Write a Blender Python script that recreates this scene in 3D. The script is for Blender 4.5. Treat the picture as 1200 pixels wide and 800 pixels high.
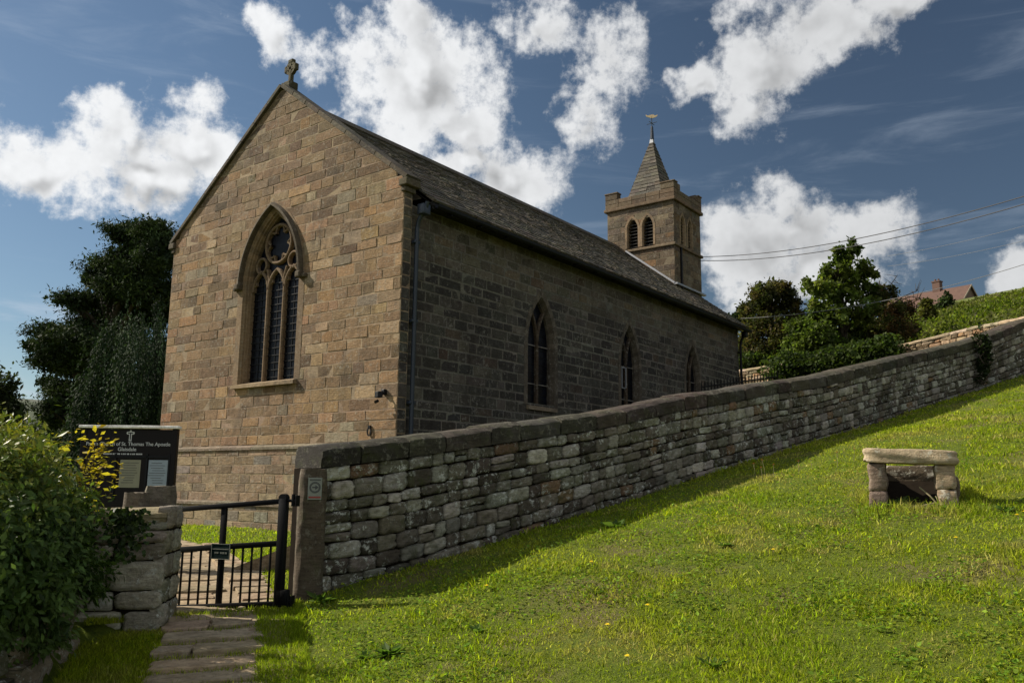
import bpy, math, random
import numpy as np
from mathutils import Vector, Matrix
R_ = math.radians
random.seed(7); rng = np.random.default_rng(11)
S = bpy.context.scene; COL = S.collection
for o in list(bpy.data.objects): bpy.data.objects.remove(o)

# ------------------------------------------------------------------ camera
CAM = np.array([10.580, -10.737, 0.975]); YAW, PIT, ROL, FPX = R_(-36.827), R_(9.540), R_(0.612), 983.6
_f0 = np.array([math.sin(YAW), math.cos(YAW), 0]); _r0 = np.array([math.cos(YAW), -math.sin(YAW), 0]); _u0 = np.array([0, 0, 1.])
FW = _f0*math.cos(PIT)+_u0*math.sin(PIT); _u = _u0*math.cos(PIT)-_f0*math.sin(PIT)
RT = _r0*math.cos(ROL)+_u*math.sin(ROL); UP = _u*math.cos(ROL)-_r0*math.sin(ROL)
cd = bpy.data.cameras.new('camera'); cam = bpy.data.objects.new('camera', cd); COL.objects.link(cam)
cd.sensor_width = 36; cd.lens = FPX/1200*36; cd.clip_start = .1; cd.clip_end = 3000
cam.matrix_world = Matrix([[RT[i], UP[i], -FW[i], CAM[i]] for i in range(3)]+[[0, 0, 0, 1]])
S.camera = cam
def at(x, y, t):                       # a point of the place: photo pixel and distance in metres along the view
    return CAM + (FW + RT*(x-600)/FPX - UP*(y-400)/FPX)*t

# ------------------------------------------------------------------ light and sky
SUN_AZ, SUN_EL = -113.0, 37.0
S.view_settings.view_transform = 'Standard'; S.view_settings.look = 'None'
S.view_settings.exposure = 0.62; S.view_settings.gamma = 1.0; S.view_settings.use_curve_mapping = False
sd = bpy.data.lights.new('sun', 'SUN'); sd.energy = 5.0; sd.angle = R_(.53); sd.color = (1, .91, .78)
so = bpy.data.objects.new('sun', sd); COL.objects.link(so)
sv = Vector((math.sin(R_(SUN_AZ))*math.cos(R_(SUN_EL)), math.cos(R_(SUN_AZ))*math.cos(R_(SUN_EL)), math.sin(R_(SUN_EL))))
so.rotation_euler = sv.to_track_quat('Z', 'Y').to_euler(); so.location = (-40, -20, 40)

class NT:
    """tiny helper to write node trees"""
    def __init__(s, tree): s.t = tree; s.n = tree.nodes; s.l = tree.links
    def new(s, kind, **kw):
        n = s.n.new(kind)
        for k, v in kw.items(): setattr(n, k, v)
        return n
    def put(s, sock, v):
        if isinstance(v, bpy.types.NodeSocket): s.l.new(v, sock)
        elif isinstance(v, (tuple, list)) and len(v) == 3 and sock.type == 'RGBA': sock.default_value = (*v, 1)
        else: sock.default_value = v
    def math(s, op, a, b=None, c=None, clamp=False):
        n = s.new('ShaderNodeMath', operation=op); n.use_clamp = clamp
        for i, v in enumerate((a, b, c)):
            if v is not None: s.put(n.inputs[i], v)
        return n.outputs[0]
    def vmath(s, op, a, b=None, sc=None):
        n = s.new('ShaderNodeVectorMath', operation=op); s.put(n.inputs[0], a)
        if b is not None: s.put(n.inputs[1], b)
        if sc is not None: s.put(n.inputs['Scale'], sc)
        return n.outputs['Value' if op in ('LENGTH', 'DOT_PRODUCT') else 'Vector']
    def noise(s, vec, scale, detail=4, rough=.55, col=False, dist=0):
        n = s.new('ShaderNodeTexNoise'); s.put(n.inputs['Vector'], vec)
        n.inputs['Scale'].default_value = scale; n.inputs['Detail'].default_value = detail
        n.inputs['Roughness'].default_value = rough; n.inputs['Distortion'].default_value = dist
        return n.outputs['Color' if col else 'Fac']
    def mix(s, f, a, b, mode='MIX'):
        n = s.new('ShaderNodeMix', data_type='RGBA', blend_type=mode)
        s.put(n.inputs[0], f); s.put(n.inputs[6], a); s.put(n.inputs[7], b); return n.outputs[2]
    def ramp(s, v, lo, hi, a=0., b=1., smooth=True):
        n = s.new('ShaderNodeMapRange', interpolation_type='SMOOTHSTEP' if smooth else 'LINEAR')
        for i, x in enumerate((v, lo, hi, a, b)): s.put(n.inputs[i], x)
        return n.outputs[0]
    def mapping(s, vec, loc=(0, 0, 0), rot=(0, 0, 0), sc=(1, 1, 1), kind='POINT'):
        n = s.new('ShaderNodeMapping', vector_type=kind); s.put(n.inputs[0], vec)
        n.inputs['Location'].default_value = loc; n.inputs['Rotation'].default_value = rot; n.inputs['Scale'].default_value = sc
        return n.outputs[0]

W = bpy.data.worlds.new('World'); S.world = W; W.use_nodes = True
w = NT(W.node_tree); w.n.clear()
# cumulus banks of that day: azimuth, elevation, half sizes, tilt in the sky
CLOUDS = [(-1.172, 0.322, 0.06, 0.031, 10.1), (-1.095, 0.364, 0.043, 0.039, 9.4), (-1.03, 0.364, 0.055, 0.042, 7.8), (-1.07, 0.328, 0.073, 0.031, 2.8),
 (-0.93, 0.499, 0.054, 0.032, 6.9), (-0.836, 0.49, 0.066, 0.057, 4.4), (-0.754, 0.454, 0.09, 0.06, -15.6), (-0.779, 0.53, 0.065, 0.036, 3.1),
 (-0.705, 0.414, 0.043, 0.029, 1.4), (-0.656, 0.362, 0.064, 0.041, 0.2), (-0.701, 0.376, 0.036, 0.025, 1.3), (-0.603, 0.522, 0.068, 0.036, -1.3),
 (-0.521, 0.493, 0.063, 0.049, 13.9), (-0.554, 0.434, 0.043, 0.038, 25.2), (-0.334, 0.478, 0.059, 0.054, 10.5), (-0.351, 0.426, 0.041, 0.041, -6.3),
 (-0.264, 0.503, 0.077, 0.032, 6.3), (-0.198, 0.512, 0.048, 0.021, 2.1), (-0.425, 0.466, 0.024, 0.016, 13.0), (-0.357, 0.275, 0.061, 0.047, -4.2),
 (-0.309, 0.293, 0.051, 0.034, -5.3), (-0.234, 0.274, 0.051, 0.039, -6.2), (-0.345, 0.226, 0.049, 0.023, -3.5), (-0.278, 0.243, 0.067, 0.038, -4.9),
 (-0.086, 0.213, 0.025, 0.028, -6.8)]
THIN = {4, 5, 7, 11, 12, 13, 15}
def cloud_group():
    t = bpy.data.node_groups.new('cloud_density', 'ShaderNodeTree')
    t.interface.new_socket('Vector', in_out='INPUT', socket_type='NodeSocketVector')
    t.interface.new_socket('Density', in_out='OUTPUT', socket_type='NodeSocketFloat'); t.interface.new_socket('Body', in_out='OUTPUT', socket_type='NodeSocketFloat')
    g = NT(t); i = g.new('NodeGroupInput'); o = g.new('NodeGroupOutput'); v = i.outputs[0]
    wv = g.vmath('SUBTRACT', g.noise(v, 9, 3, .6, col=True), (.5, .5, .5))
    w2 = g.vmath('SUBTRACT', g.noise(v, 34, 2, .6, col=True), (.5, .5, .5))
    p = g.vmath('ADD', v, g.vmath('ADD', g.vmath('SCALE', wv, sc=.085), g.vmath('SCALE', w2, sc=.024)))
    p = g.vmath('MULTIPLY', p, (1, 1, 0))
    d = None
    for k, (a, e, ra, re, ro) in enumerate(CLOUDS):
        m_ = g.new('ShaderNodeVectorMath', operation='MULTIPLY_ADD'); g.l.new(p, m_.inputs[0])
        m_.inputs[1].default_value = (1/(ra*1.13), 1/(re*1.13), 0); m_.inputs[2].default_value = (-a/(ra*1.13), -e/(re*1.13), 0)
        q = g.vmath('LENGTH', m_.outputs[0])
        if k in THIN: q = g.math('ADD', q, .33)
        d = q if d is None else g.math('SMOOTH_MIN', d, q, .25)
    n = g.noise(v, 17, 9, .66); n2 = g.noise(v, 11, 2, .5)
    b = g.math('MAXIMUM', g.math('SUBTRACT', 1.15, d), -1.2)
    den = g.math('ADD', b, g.math('ADD', g.math('MULTIPLY', g.math('SUBTRACT', n, .5), 3.1), g.math('MULTIPLY', g.math('SUBTRACT', n2, .5), .8)))
    body = g.math('ADD', g.math('SUBTRACT', 1.15, d), g.math('MULTIPLY', g.math('SUBTRACT', g.noise(v, 15, 3, .5), .5), 2.4))
    g.l.new(den, o.inputs[0]); g.l.new(body, o.inputs[1]); return t
cg = cloud_group()
tc = w.new('ShaderNodeTexCoord').outputs['Generated']
sep = w.new('ShaderNodeSeparateXYZ'); w.l.new(tc, sep.inputs[0]); dx, dy, dz = sep.outputs
az = w.math('ARCTAN2', dx, dy); el = w.math('ARCSINE', dz)
cv = w.new('ShaderNodeCombineXYZ'); w.l.new(az, cv.inputs[0]); w.l.new(el, cv.inputs[1])
def dens(v):
    n = w.new('ShaderNodeGroup'); n.node_tree = cg; w.l.new(v, n.inputs[0]); return n.outputs
(D0, B0), (D1, B1) = dens(cv.outputs[0]), dens(w.vmath('ADD', cv.outputs[0], (-.022, .020, 0)))
alpha = w.ramp(D0, -.10, .62)
lit = w.ramp(w.math('SUBTRACT', B0, B1), -.35, .75)          # 1 on the side turned to the sun
thick = w.ramp(B0, .25, 1.25)
sh = w.math('SUBTRACT', .60, w.math('MULTIPLY', thick, w.math('MULTIPLY', w.math('SUBTRACT', 1.0, lit), .36)))
sh = w.math('ADD', sh, w.math('MULTIPLY', w.math('SUBTRACT', w.noise(cv.outputs[0], 60, 4, .6), .5), .10))
sh = w.math('MULTIPLY', sh, w.ramp(az, -1.0, -.1, 1.0, .76))
sky = w.new('ShaderNodeTexSky', sky_type='NISHITA'); sky.sun_disc = False
sky.sun_elevation = R_(SUN_EL); sky.sun_rotation = R_(SUN_AZ % 360)
sky.altitude = 300; sky.air_density = 1.0; sky.dust_density = .6; sky.ozone_density = 2.2
SKY_STR = .056
skyc = w.mix(w.ramp(az, -1.15, -.15), w.mix(1., sky.outputs[0], (.88, .93, .90), 'MULTIPLY'), w.mix(1., sky.outputs[0], (.60, .60, .58), 'MULTIPLY'))
cirrus = w.noise(w.mapping(cv.outputs[0], (0, 0, 0), (0, 0, R_(8)), (2.2, 13, 1)), 1.7, 7, .62, dist=.6)
ci = w.math('MULTIPLY', w.ramp(cirrus, .48, .82), w.math('ADD', w.ramp(el, .05, .30, .62, .26), w.math('MULTIPLY', w.ramp(az, -.9, -1.2), w.ramp(el, .26, .10, 0, .65))))
circ = w.mix(1., (.36/SKY_STR, .41/SKY_STR, .48/SKY_STR), (1, 1, 1), 'MULTIPLY')
s1 = w.mix(ci, skyc, circ)
cc = w.new('ShaderNodeCombineColor')
k = 1/SKY_STR
for i, m in enumerate((.97, .985, 1.0)): w.l.new(w.math('MULTIPLY', sh, m*k), cc.inputs[i])
s2 = w.mix(alpha, s1, cc.outputs[0])
# unseen bright cumulus outside the picture, added to lift the shaded sides
vd_ = w.vmath('DOT_PRODUCT', tc, (-.6, .8, 0)); behind = w.ramp(vd_, .42, .05)
gen = w.math('MULTIPLY', w.ramp(w.noise(tc, 3.2, 4, .6), .40, .58), w.math('MULTIPLY', behind, w.ramp(el, .02, .12)))
s2 = w.mix(gen, s2, tuple(x/SKY_STR for x in (.62, .64, .67)))
bg = w.new('ShaderNodeBackground'); w.l.new(s2, bg.inputs[0]); bg.inputs[1].default_value = SKY_STR
wo = w.new('ShaderNodeOutputWorld'); w.l.new(bg.outputs[0], wo.inputs[0])

# ------------------------------------------------------------------ helpers
LOC = {}
def V(*a): return np.array(a, float)
def nrm(v): v = np.asarray(v, float); return v/np.linalg.norm(v)
def props(o, label=None, cat=None, group=None, kind=None):
    for k_, v_ in (('label', label), ('category', cat), ('group', group), ('kind', kind)):
        if v_: o[k_] = v_
    return o
def thing(name, loc, label, cat, group=None):
    o = bpy.data.objects.new(name, None); o.empty_display_size = .2; COL.objects.link(o)
    o.location = tuple(loc); LOC[o.name] = V(*loc); return props(o, label, cat, group)
class MB:
    def __init__(s): s.v = []; s.f = []; s.c = []; s.n = 0
    def add(s, verts, faces, col=(1, 1, 1)):
        verts = np.asarray(verts, float).reshape(-1, 3); b = s.n
        s.v.append(verts); s.n += len(verts)
        for k_, f in enumerate(faces):
            s.f.append([i+b for i in f]); s.c.append(col)
        return s
    def poly(s, pts, col=(1, 1, 1)): return s.add(pts, [range(len(pts))], col)
    def box(s, c, half, ax=None, col=(1, 1, 1), bev=0.):
        ax = np.eye(3) if ax is None else np.asarray(ax, float)
        h = np.asarray(half, float)
        if bev <= 0:
            p = [np.asarray(c)+ax.T@(h*V(i, j, k_)) for i in (-1, 1) for j in (-1, 1) for k_ in (-1, 1)]
            return s.add(p, [(0, 1, 3, 2), (4, 6, 7, 5), (0, 4, 5, 1), (2, 3, 7, 6), (0, 2, 6, 4), (1, 5, 7, 3)], col)
        import bmesh
        bm = bmesh.new(); bmesh.ops.create_cube(bm, size=2)
        for v_ in bm.verts: v_.co = Vector(h*np.array(v_.co))
        bmesh.ops.bevel(bm, geom=list(bm.edges), offset=bev, segments=2, affect='EDGES', profile=.5)
        bm.verts.index_update()
        p = [np.asarray(c)+ax.T@np.array(v_.co) for v_ in bm.verts]
        s.add(p, [[v_.index for v_ in f.verts] for f in bm.faces], col); bm.free(); return s
    def sweep(s, pts, prof, frames, col=(1, 1, 1), closed=False, caps=True):
        """prof: list of (a,b) ; frames: per point (A,B) vectors"""
        m = len(prof); n = len(pts)
        v = [np.asarray(p)+a*A+b*B for p, (A, B) in zip(pts, frames) for a, b in prof]
        fs = [(i*m+j, i*m+(j+1) % m, ((i+1) % n)*m+(j+1) % m, ((i+1) % n)*m+j) for i in range(n if closed else n-1) for j in range(m)]
        if caps and not closed: fs += [tuple(range(m))[::-1], tuple((n-1)*m+j for j in range(m))]
        return s.add(v, fs, col)
    def tube(s, pts, rad, col=(1, 1, 1), k=8):
        pts = [np.asarray(p, float) for p in pts]; rad = [rad]*len(pts) if np.isscalar(rad) else rad
        fr = []; ref = V(.13, .29, .95)
        for i in range(len(pts)):
            d = nrm(pts[min(i+1, len(pts)-1)]-pts[max(i-1, 0)])
            a = ref-d*(ref@d)
            if np.linalg.norm(a) < .15: a = V(1, .1, 0)-d*(V(1, .1, 0)@d)
            a = nrm(a); ref = a; fr.append((a, np.cross(d, a)))
        v = [p+r*(math.cos(t)*A+math.sin(t)*B) for p, r, (A, B) in zip(pts, rad, fr) for t in np.arange(k)*2*math.pi/k]
        n = len(pts)
        fs = [(i*k+j, i*k+(j+1) % k, (i+1)*k+(j+1) % k, (i+1)*k+j) for i in range(n-1) for j in range(k)]
        fs += [tuple(range(k))[::-1], tuple((n-1)*k+j for j in range(k))]
        return s.add(v, fs, col)
    def arrays(s, verts, quads, cols):          # bulk: numpy quads with one colour each
        s.v.append(verts); q = quads+s.n; s.n += len(verts)
        s.f.extend(q.tolist()); s.c.extend(map(tuple, cols)); return s
    def build(s, name, mat, parent=None, smooth=False, loc=None):
        me = bpy.data.meshes.new(name); v = np.concatenate(s.v)
        base = V(0, 0, 0)
        if parent is not None: base = LOC[parent.name]
        elif loc is not None: base = V(*loc)
        me.from_pydata([], [], []) if False else None
        v = v-base
        L = np.array([len(f) for f in s.f], np.int32); idx = np.fromiter((i for f in s.f for i in f), np.int32)
        me.vertices.add(len(v)); me.vertices.foreach_set('co', v.astype(np.float32).ravel())
        me.loops.add(len(idx)); me.loops.foreach_set('vertex_index', idx)
        me.polygons.add(len(L)); me.polygons.foreach_set('loop_start', np.concatenate(([0], np.cumsum(L)[:-1])).astype(np.int32))
        me.update(calc_edges=True); me.validate()
        if len(me.polygons) == len(s.c):
            a = me.attributes.new('Col', 'FLOAT_COLOR', 'FACE'); c = np.ones((len(s.c), 4), np.float32); c[:, :3] = np.array(s.c, np.float32)
            a.data.foreach_set('color', c.ravel())
        me.polygons.foreach_set('use_smooth', np.full(len(me.polygons), bool(smooth)))
        me.materials.append(mat)
        o = bpy.data.objects.new(name, me); COL.objects.link(o)
        if parent is not None: o.parent = parent; LOC[o.name] = base
        elif loc is not None: o.location = tuple(base); LOC[o.name] = base
        else: LOC[o.name] = base
        return o
def smooth_by_angle(o, deg=40):
    o.data.polygons.foreach_set('use_smooth', np.ones(len(o.data.polygons), bool))
    try: o.data.set_sharp_from_angle(angle=R_(deg))
    except Exception: pass
    return o
def hash2(ix, iy, seed):
    h = (ix.astype(np.int64)*374761393+iy.astype(np.int64)*668265263+seed*1442695041) & 0xffffffff
    h = ((h ^ (h >> 13))*1274126177) & 0xffffffff
    return ((h ^ (h >> 16)) & 0xffff)/65535.
def vnoise(x, y, seed=0):
    x = np.asarray(x, float); y = np.asarray(y, float)
    ix = np.floor(x); iy = np.floor(y); fx = x-ix; fy = y-iy; fx = fx*fx*(3-2*fx); fy = fy*fy*(3-2*fy)
    a = hash2(ix, iy, seed); b = hash2(ix+1, iy, seed); c = hash2(ix, iy+1, seed); d = hash2(ix+1, iy+1, seed)
    return (a*(1-fx)+b*fx)*(1-fy)+(c*(1-fx)+d*fx)*fy
def fbm(x, y, seed=0, oct=4):
    s = 0; a = .5; t = 0
    for k_ in range(oct): s = s+a*vnoise(np.asarray(x)*2**k_, np.asarray(y)*2**k_, seed+k_*17); t += a; a *= .55
    return s/t
def sstep(a, b, x): t = np.clip((x-a)/(b-a), 0, 1); return t*t*(3-2*t)

# ------------------------------------------------------------------ materials
def mat(name):
    m = bpy.data.materials.new(name); m.use_nodes = True; t = NT(m.node_tree)
    p = t.n['Principled BSDF']; p.inputs['Roughness'].default_value = .85
    p.inputs['Specular IOR Level'].default_value = .25
    return m, t, p
def attr(t): return t.new('ShaderNodeAttribute', attribute_name='Col').outputs['Color']
def obco(t): return t.new('ShaderNodeTexCoord').outputs['Object']
def bump(t, p, h, strength, dist):
    b = t.new('ShaderNodeBump'); b.inputs['Strength'].default_value = strength; b.inputs['Distance'].default_value = dist
    t.l.new(h, b.inputs['Height']); t.l.new(b.outputs[0], p.inputs['Normal'])
def stone(name, stain=(.05, .045, .038), stain_amt=.55, lichen=(.42, .40, .33), lich_amt=.25, bstr=.7, bdist=.012, fine=38, moss=0., streak=.0):
    m, t, p = mat(name); c = attr(t); o = obco(t)
    big = t.noise(o, .9, 5, .6); mid = t.noise(o, 7, 5, .65); fn = t.noise(o, fine, 5, .7)
    c = t.mix(t.ramp(mid, .3, .75, 0, .55), c, t.mix(.5, c, (.62, .5, .36), 'MULTIPLY'))
    c = t.mix(t.ramp(fn, .35, .7, .0, .5), c, t.mix(1., c, (1.32, 1.28, 1.22), 'MULTIPLY'))
    c = t.mix(t.math('MULTIPLY', t.ramp(t.math('ADD', big, t.math('MULTIPLY', t.math('SUBTRACT', mid, .5), .5)), .46, .72), stain_amt), c, stain)
    bed = t.noise(t.mapping(o, (0, 0, 0), (0, 0, 0), (5, 5, 30)), 1.6, 5, .7); c = t.mix(t.ramp(bed, .32, .70, .0, .8), t.mix(1., c, (.66, .63, .58), 'MULTIPLY'), t.mix(1., c, (1.22, 1.20, 1.16), 'MULTIPLY'))
    stk = t.noise(t.mapping(o, (0, 0, 0), (0, 0, 0), (3.5, 3.5, .45)), 1.3, 5, .65); c = t.mix(t.ramp(stk, .50, .70, 0, streak), c, t.mix(1., c, (.42, .40, .38), 'MULTIPLY'))
    pit = t.ramp(t.noise(o, 21, 5, .75), .52, .70); c = t.mix(t.math('MULTIPLY', pit, .6), c, t.mix(1., c, (.32, .30, .28), 'MULTIPLY'))
    li = t.math('MULTIPLY', t.ramp(t.noise(o, 14, 7, .75), .52, .62), t.ramp(t.noise(o, 2.6, 4, .6), .38, .58))
    c = t.mix(t.math('MULTIPLY', li, lich_amt), c, lichen)
    if moss:
        mo = t.math('MULTIPLY', t.ramp(t.noise(o, 5, 5, .7), .5, .66), moss); c = t.mix(mo, c, (.05, .06, .018))
    t.put(p.inputs['Base Color'], c); p.inputs['Roughness'].default_value = .93
    h = t.math('ADD', t.math('MULTIPLY', t.math('ADD', fn, t.math('MULTIPLY', bed, .7)), .5), t.math('ADD', t.math('MULTIPLY', mid, .8), t.math('MULTIPLY', t.noise(o, fine*3, 3, .6), .2)))
    bump(t, p, h, bstr, bdist); return m
M = {}
M['gable'] = stone('warm_sandstone', stain_amt=.45, lich_amt=.34, bstr=1., bdist=.02, streak=.55)
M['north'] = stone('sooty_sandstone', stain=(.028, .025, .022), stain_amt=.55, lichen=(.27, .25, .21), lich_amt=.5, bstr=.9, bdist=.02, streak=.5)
M['dressed'] = stone('dressed_sandstone', stain_amt=.5, lich_amt=.2, bstr=.35, bdist=.006)
M['dry'] = stone('walling_stone', stain=(.035, .030, .022), stain_amt=.40, lichen=(.50, .51, .45), lich_amt=.85, bstr=1., bdist=.022, fine=30, moss=.45)
M['cope'] = stone('coping_stone', stain=(.030, .027, .022), stain_amt=.75, lichen=(.33, .31, .24), lich_amt=.3, bstr=.8, bdist=.014, moss=.3)
M['shelter'] = stone('lichened_stone', stain=(.05, .038, .026), stain_amt=.5, lichen=(.55, .52, .42), lich_amt=.7, bstr=1., bdist=.02, fine=26)
M['flag'] = stone('flagstone', stain=(.06, .05, .035), stain_amt=.5, lich_amt=.2, bstr=.5, bdist=.01, moss=.2)
M['mortar'] = stone('lime_mortar', stain_amt=.5, lich_amt=.1, bstr=.5, bdist=.01)
M['slate'] = stone('stone_slate', stain=(.022, .021, .019), stain_amt=.45, lichen=(.26, .25, .20), lich_amt=.45, bstr=.6, bdist=.01)
def plain(name, col, rough=.5, metal=0., var=.25, spec=.4, nscale=14):
    m, t, p = mat(name); o = obco(t)
    c = t.mix(t.ramp(t.noise(o, nscale, 5, .65), .3, .75, 0, var), col, tuple(x*.35 for x in col))
    t.put(p.inputs['Base Color'], c); p.inputs['Roughness'].default_value = rough; p.inputs['Metallic'].default_value = metal
    p.inputs['Specular IOR Level'].default_value = spec
    bump(t, p, t.noise(o, nscale*6, 3), .15, .003); return m
M['iron'] = plain('black_painted_iron', (.0045, .0045, .005), .5, var=.5, spec=.15)
M['pipe'] = plain('blue_grey_cast_iron', (.020, .028, .042), .35)
M['black'] = plain('black_paint', (.005, .005, .006), .5, spec=.2)
M['board'] = plain('dark_stained_board', (.008, .0055, .005), .45, spec=.15)
M['white'] = plain('white_paint', (.50, .50, .48), .6, var=.1)
M['paper_a'] = plain('yellowed_paper', (.24, .23, .15), .6, var=.2)
M['paper_b'] = plain('blue_white_paper', (.26, .31, .34), .5, var=.15)
M['ink'] = plain('printing_ink', (.06, .06, .06), .7)
M['red'] = plain('red_ink', (.30, .05, .04), .7)
M['green_sign'] = plain('dark_green_plate', (.008, .022, .020), .35)
M['plate'] = plain('pale_aluminium_plate', (.22, .23, .19), .5, var=.25)
M['gold'] = plain('gilded_metal', (.75, .55, .28), .3, metal=1.)
M['lead'] = plain('lead_sheet', (.30, .31, .33), .45, metal=.3)
M['soffit'] = plain('dark_timber_soffit', (.012, .011, .010), .8)
M['bark'] = plain('bark', (.060, .046, .032), .95, var=.6, nscale=5)
M['soil'] = plain('dark_soil', (.016, .012, .008), 1., var=.5, spec=.05)
M['tile'] = plain('red_roof_tile', (.105, .058, .042), .85, var=.4, nscale=1.5)
M['render'] = plain('brown_house_stone', (.17, .115, .075), .9, var=.3, nscale=1.2)
M['pale_render'] = plain('pale_house_wall', (.36, .30, .22), .9, var=.15, nscale=1.2)
M['twig'] = plain('dry_stalk', (.22, .19, .10), .9)
M['cable'] = plain('cable_sheath', (.02, .02, .022), .6)
M['pale_cable'] = plain('pale_cable_sheath', (.20, .20, .20), .6)
m, t, p = mat('leaded_glass'); o = obco(t)
t.put(p.inputs['Base Color'], t.mix(t.ramp(t.noise(o, 5, 3), .35, .7), (.003, .003, .005), (.008, .009, .013)))
p.inputs['Roughness'].default_value = .28; p.inputs['Specular IOR Level'].default_value = .08
bump(t, p, t.noise(o, 7, 3), .35, .02); M['glass'] = m
def leafmat(name, trans=.45, rough=.6, tint=1.2):
    m, t, p = mat(name); c = attr(t); o = obco(t)
    c = t.mix(t.ramp(t.noise(o, 9, 3), .3, .7, 0, .35), c, t.mix(1., c, (.6, .62, .5), 'MULTIPLY'))
    t.put(p.inputs['Base Color'], c); p.inputs['Roughness'].default_value = rough; p.inputs['Specular IOR Level'].default_value = .12
    tr = t.new('ShaderNodeBsdfTranslucent'); t.put(tr.inputs[0], t.mix(1., c, (1.1*tint, 1.25*tint, .55*tint), 'MULTIPLY'))
    mx = t.new('ShaderNodeMixShader'); mx.inputs[0].default_value = trans
    t.l.new(p.outputs[0], mx.inputs[1]); t.l.new(tr.outputs[0], mx.inputs[2])
    t.l.new(mx.outputs[0], t.n['Material Output'].inputs[0]); return m
M['leaf'] = leafmat('leaf'); M['needle'] = leafmat('needle', .12, .75, 1.)
M['grass'] = leafmat('grass_blade', .45, .6, 1.35); M['gloss_leaf'] = leafmat('glossy_leaf', .25, .4)
M['petal'] = plain('yellow_petal', (.85, .66, .02), .6, var=.1); M['orange'] = plain('orange_petal', (.55, .16, .02), .6, var=.1)
# turf under the blades and the wider land
m, t, p = mat('turf'); o = obco(t)
n1 = t.noise(o, .8, 5, .6); n2 = t.noise(o, 9, 5, .65)
n3 = t.noise(o, 55, 4, .7)
c = t.mix(t.ramp(t.math('ADD', t.math('MULTIPLY', n2, .45), t.math('MULTIPLY', n3, .55)), .36, .62), (.062, .092, .006), (.135, .172, .011))
c = t.mix(t.math('MULTIPLY', t.ramp(n1, .50, .66), .8), c, (.15, .115, .055))
far = t.ramp(t.vmath('LENGTH', o), 60, 160)
fc = t.mix(t.ramp(t.noise(o, .02, 6, .65), .42, .58), (.055, .070, .035), (.10, .105, .085))
t.put(p.inputs['Base Color'], t.mix(far, c, fc)); p.inputs['Roughness'].default_value = 1.
bump(t, p, t.math('ADD', n2, n3), .9, .05); M['turf'] = m
m, t, p = mat('trodden_earth'); o = obco(t)
t.put(p.inputs['Base Color'], t.mix(t.ramp(t.noise(o, 6, 6, .7), .3, .7), (.17, .125, .075), (.30, .235, .15)))
bump(t, p, t.noise(o, 30, 5, .7), .5, .015); M['earth'] = m

# ------------------------------------------------------------------ terrain
WT = [(4.219, -5.314, 1.315), (4.354, -4.471, 1.418), (4.504, -3.557, 1.554), (4.726, -2.202, 1.759), (4.882, -1.244, 1.896), (5.002, -.536, 2.036), (5.204, .658, 2.272),
      (5.394, 1.804, 2.458), (5.637, 3.25, 2.727), (5.915, 4.952, 2.979), (6.158, 6.372, 3.284), tuple(at(1060, 416, 18.2)), tuple(at(1129, 400, 19.5)), tuple(at(1163, 389.5, 20.1)), tuple(at(1200, 374, 20.8)), (9.6, 15.4, 5.7), (10.4, 17.2, 6.1)]
WB = [(4.108, -5.051, -.014), (4.178, -4.589, .011), (4.288, -3.918, .114), (4.357, -3.529, .211), (4.466, -2.861, .313), (4.583, -2.168, .449), (4.667, -1.67, .54), (4.751, -1.19, .661),
      (4.887, -.36, .788), (5.091, .831, 1.043), (5.5, 3.281, 1.479), (6.049, 6.54, 2.093), (6.506, 8.93, 2.585), (7.366, 11.104, 3.145), (8.383, 13.378, 3.784), (9.6, 15.6, 4.3), (10.4, 17.3, 4.7)]
def tps(pts):
    P_ = np.array(pts, float); n = len(P_)
    U = lambda d: np.where(d > 0, d*d*np.log(np.maximum(d, 1e-9)), 0)
    K = U(np.hypot(P_[:, None, 0]-P_[None, :, 0], P_[:, None, 1]-P_[None, :, 1]))+np.eye(n)*.5
    Q = np.c_[np.ones(n), P_[:, :2]]
    A = np.zeros((n+3, n+3)); A[:n, :n] = K; A[:n, n:] = Q; A[n:, :n] = Q.T
    s_ = np.linalg.solve(A, np.r_[P_[:, 2], 0, 0, 0])
    def ev(x, y):
        x = np.asarray(x, float); y = np.asarray(y, float); out = s_[n]+s_[n+1]*x+s_[n+2]*y
        for i in range(n): out = out+s_[i]*U(np.hypot(x-P_[i, 0], y-P_[i, 1]))
        return out
    return ev
h_near = tps([WB[i] for i in (0, 2, 4, 6, 8, 9, 10, 11, 12, 13, 14, 16)]+[(3.92, -6.59, -.30), (3.5, -7.0, -.30), (4.16, -5.65, -.20), (2.96, -6.0, -.29), (4.96, -6.91, -.47), (4.1, -7.4, -.34), (5.45, -8.6, -.5),
    (5.23, -5.04, -.06), (5.53, -4.78, .07), (5.71, -4.33, .20), (5.82, -3.49, .35), (5.93, -2.64, .51), (6.11, -1.34, .73), (6.29, -.18, .93), (6.54, 1.42, 1.26), (6.82, 3.58, 1.72),
    tuple(at(1018, 594, 8.5)), tuple(at(1112, 588, 8.5)), (9.2, -5.5, -.02), (10.58, -10.74, -.70), (7, -7, -.40), (7.2, -5.2, -.05), (12, -4, .35), (14, 5, 2.2), (14, 12, 3.7), (20, 0, 1.4), (8, -14, -1.1), (18, -14, -.6), (22, 18, 5.2)])
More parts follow.
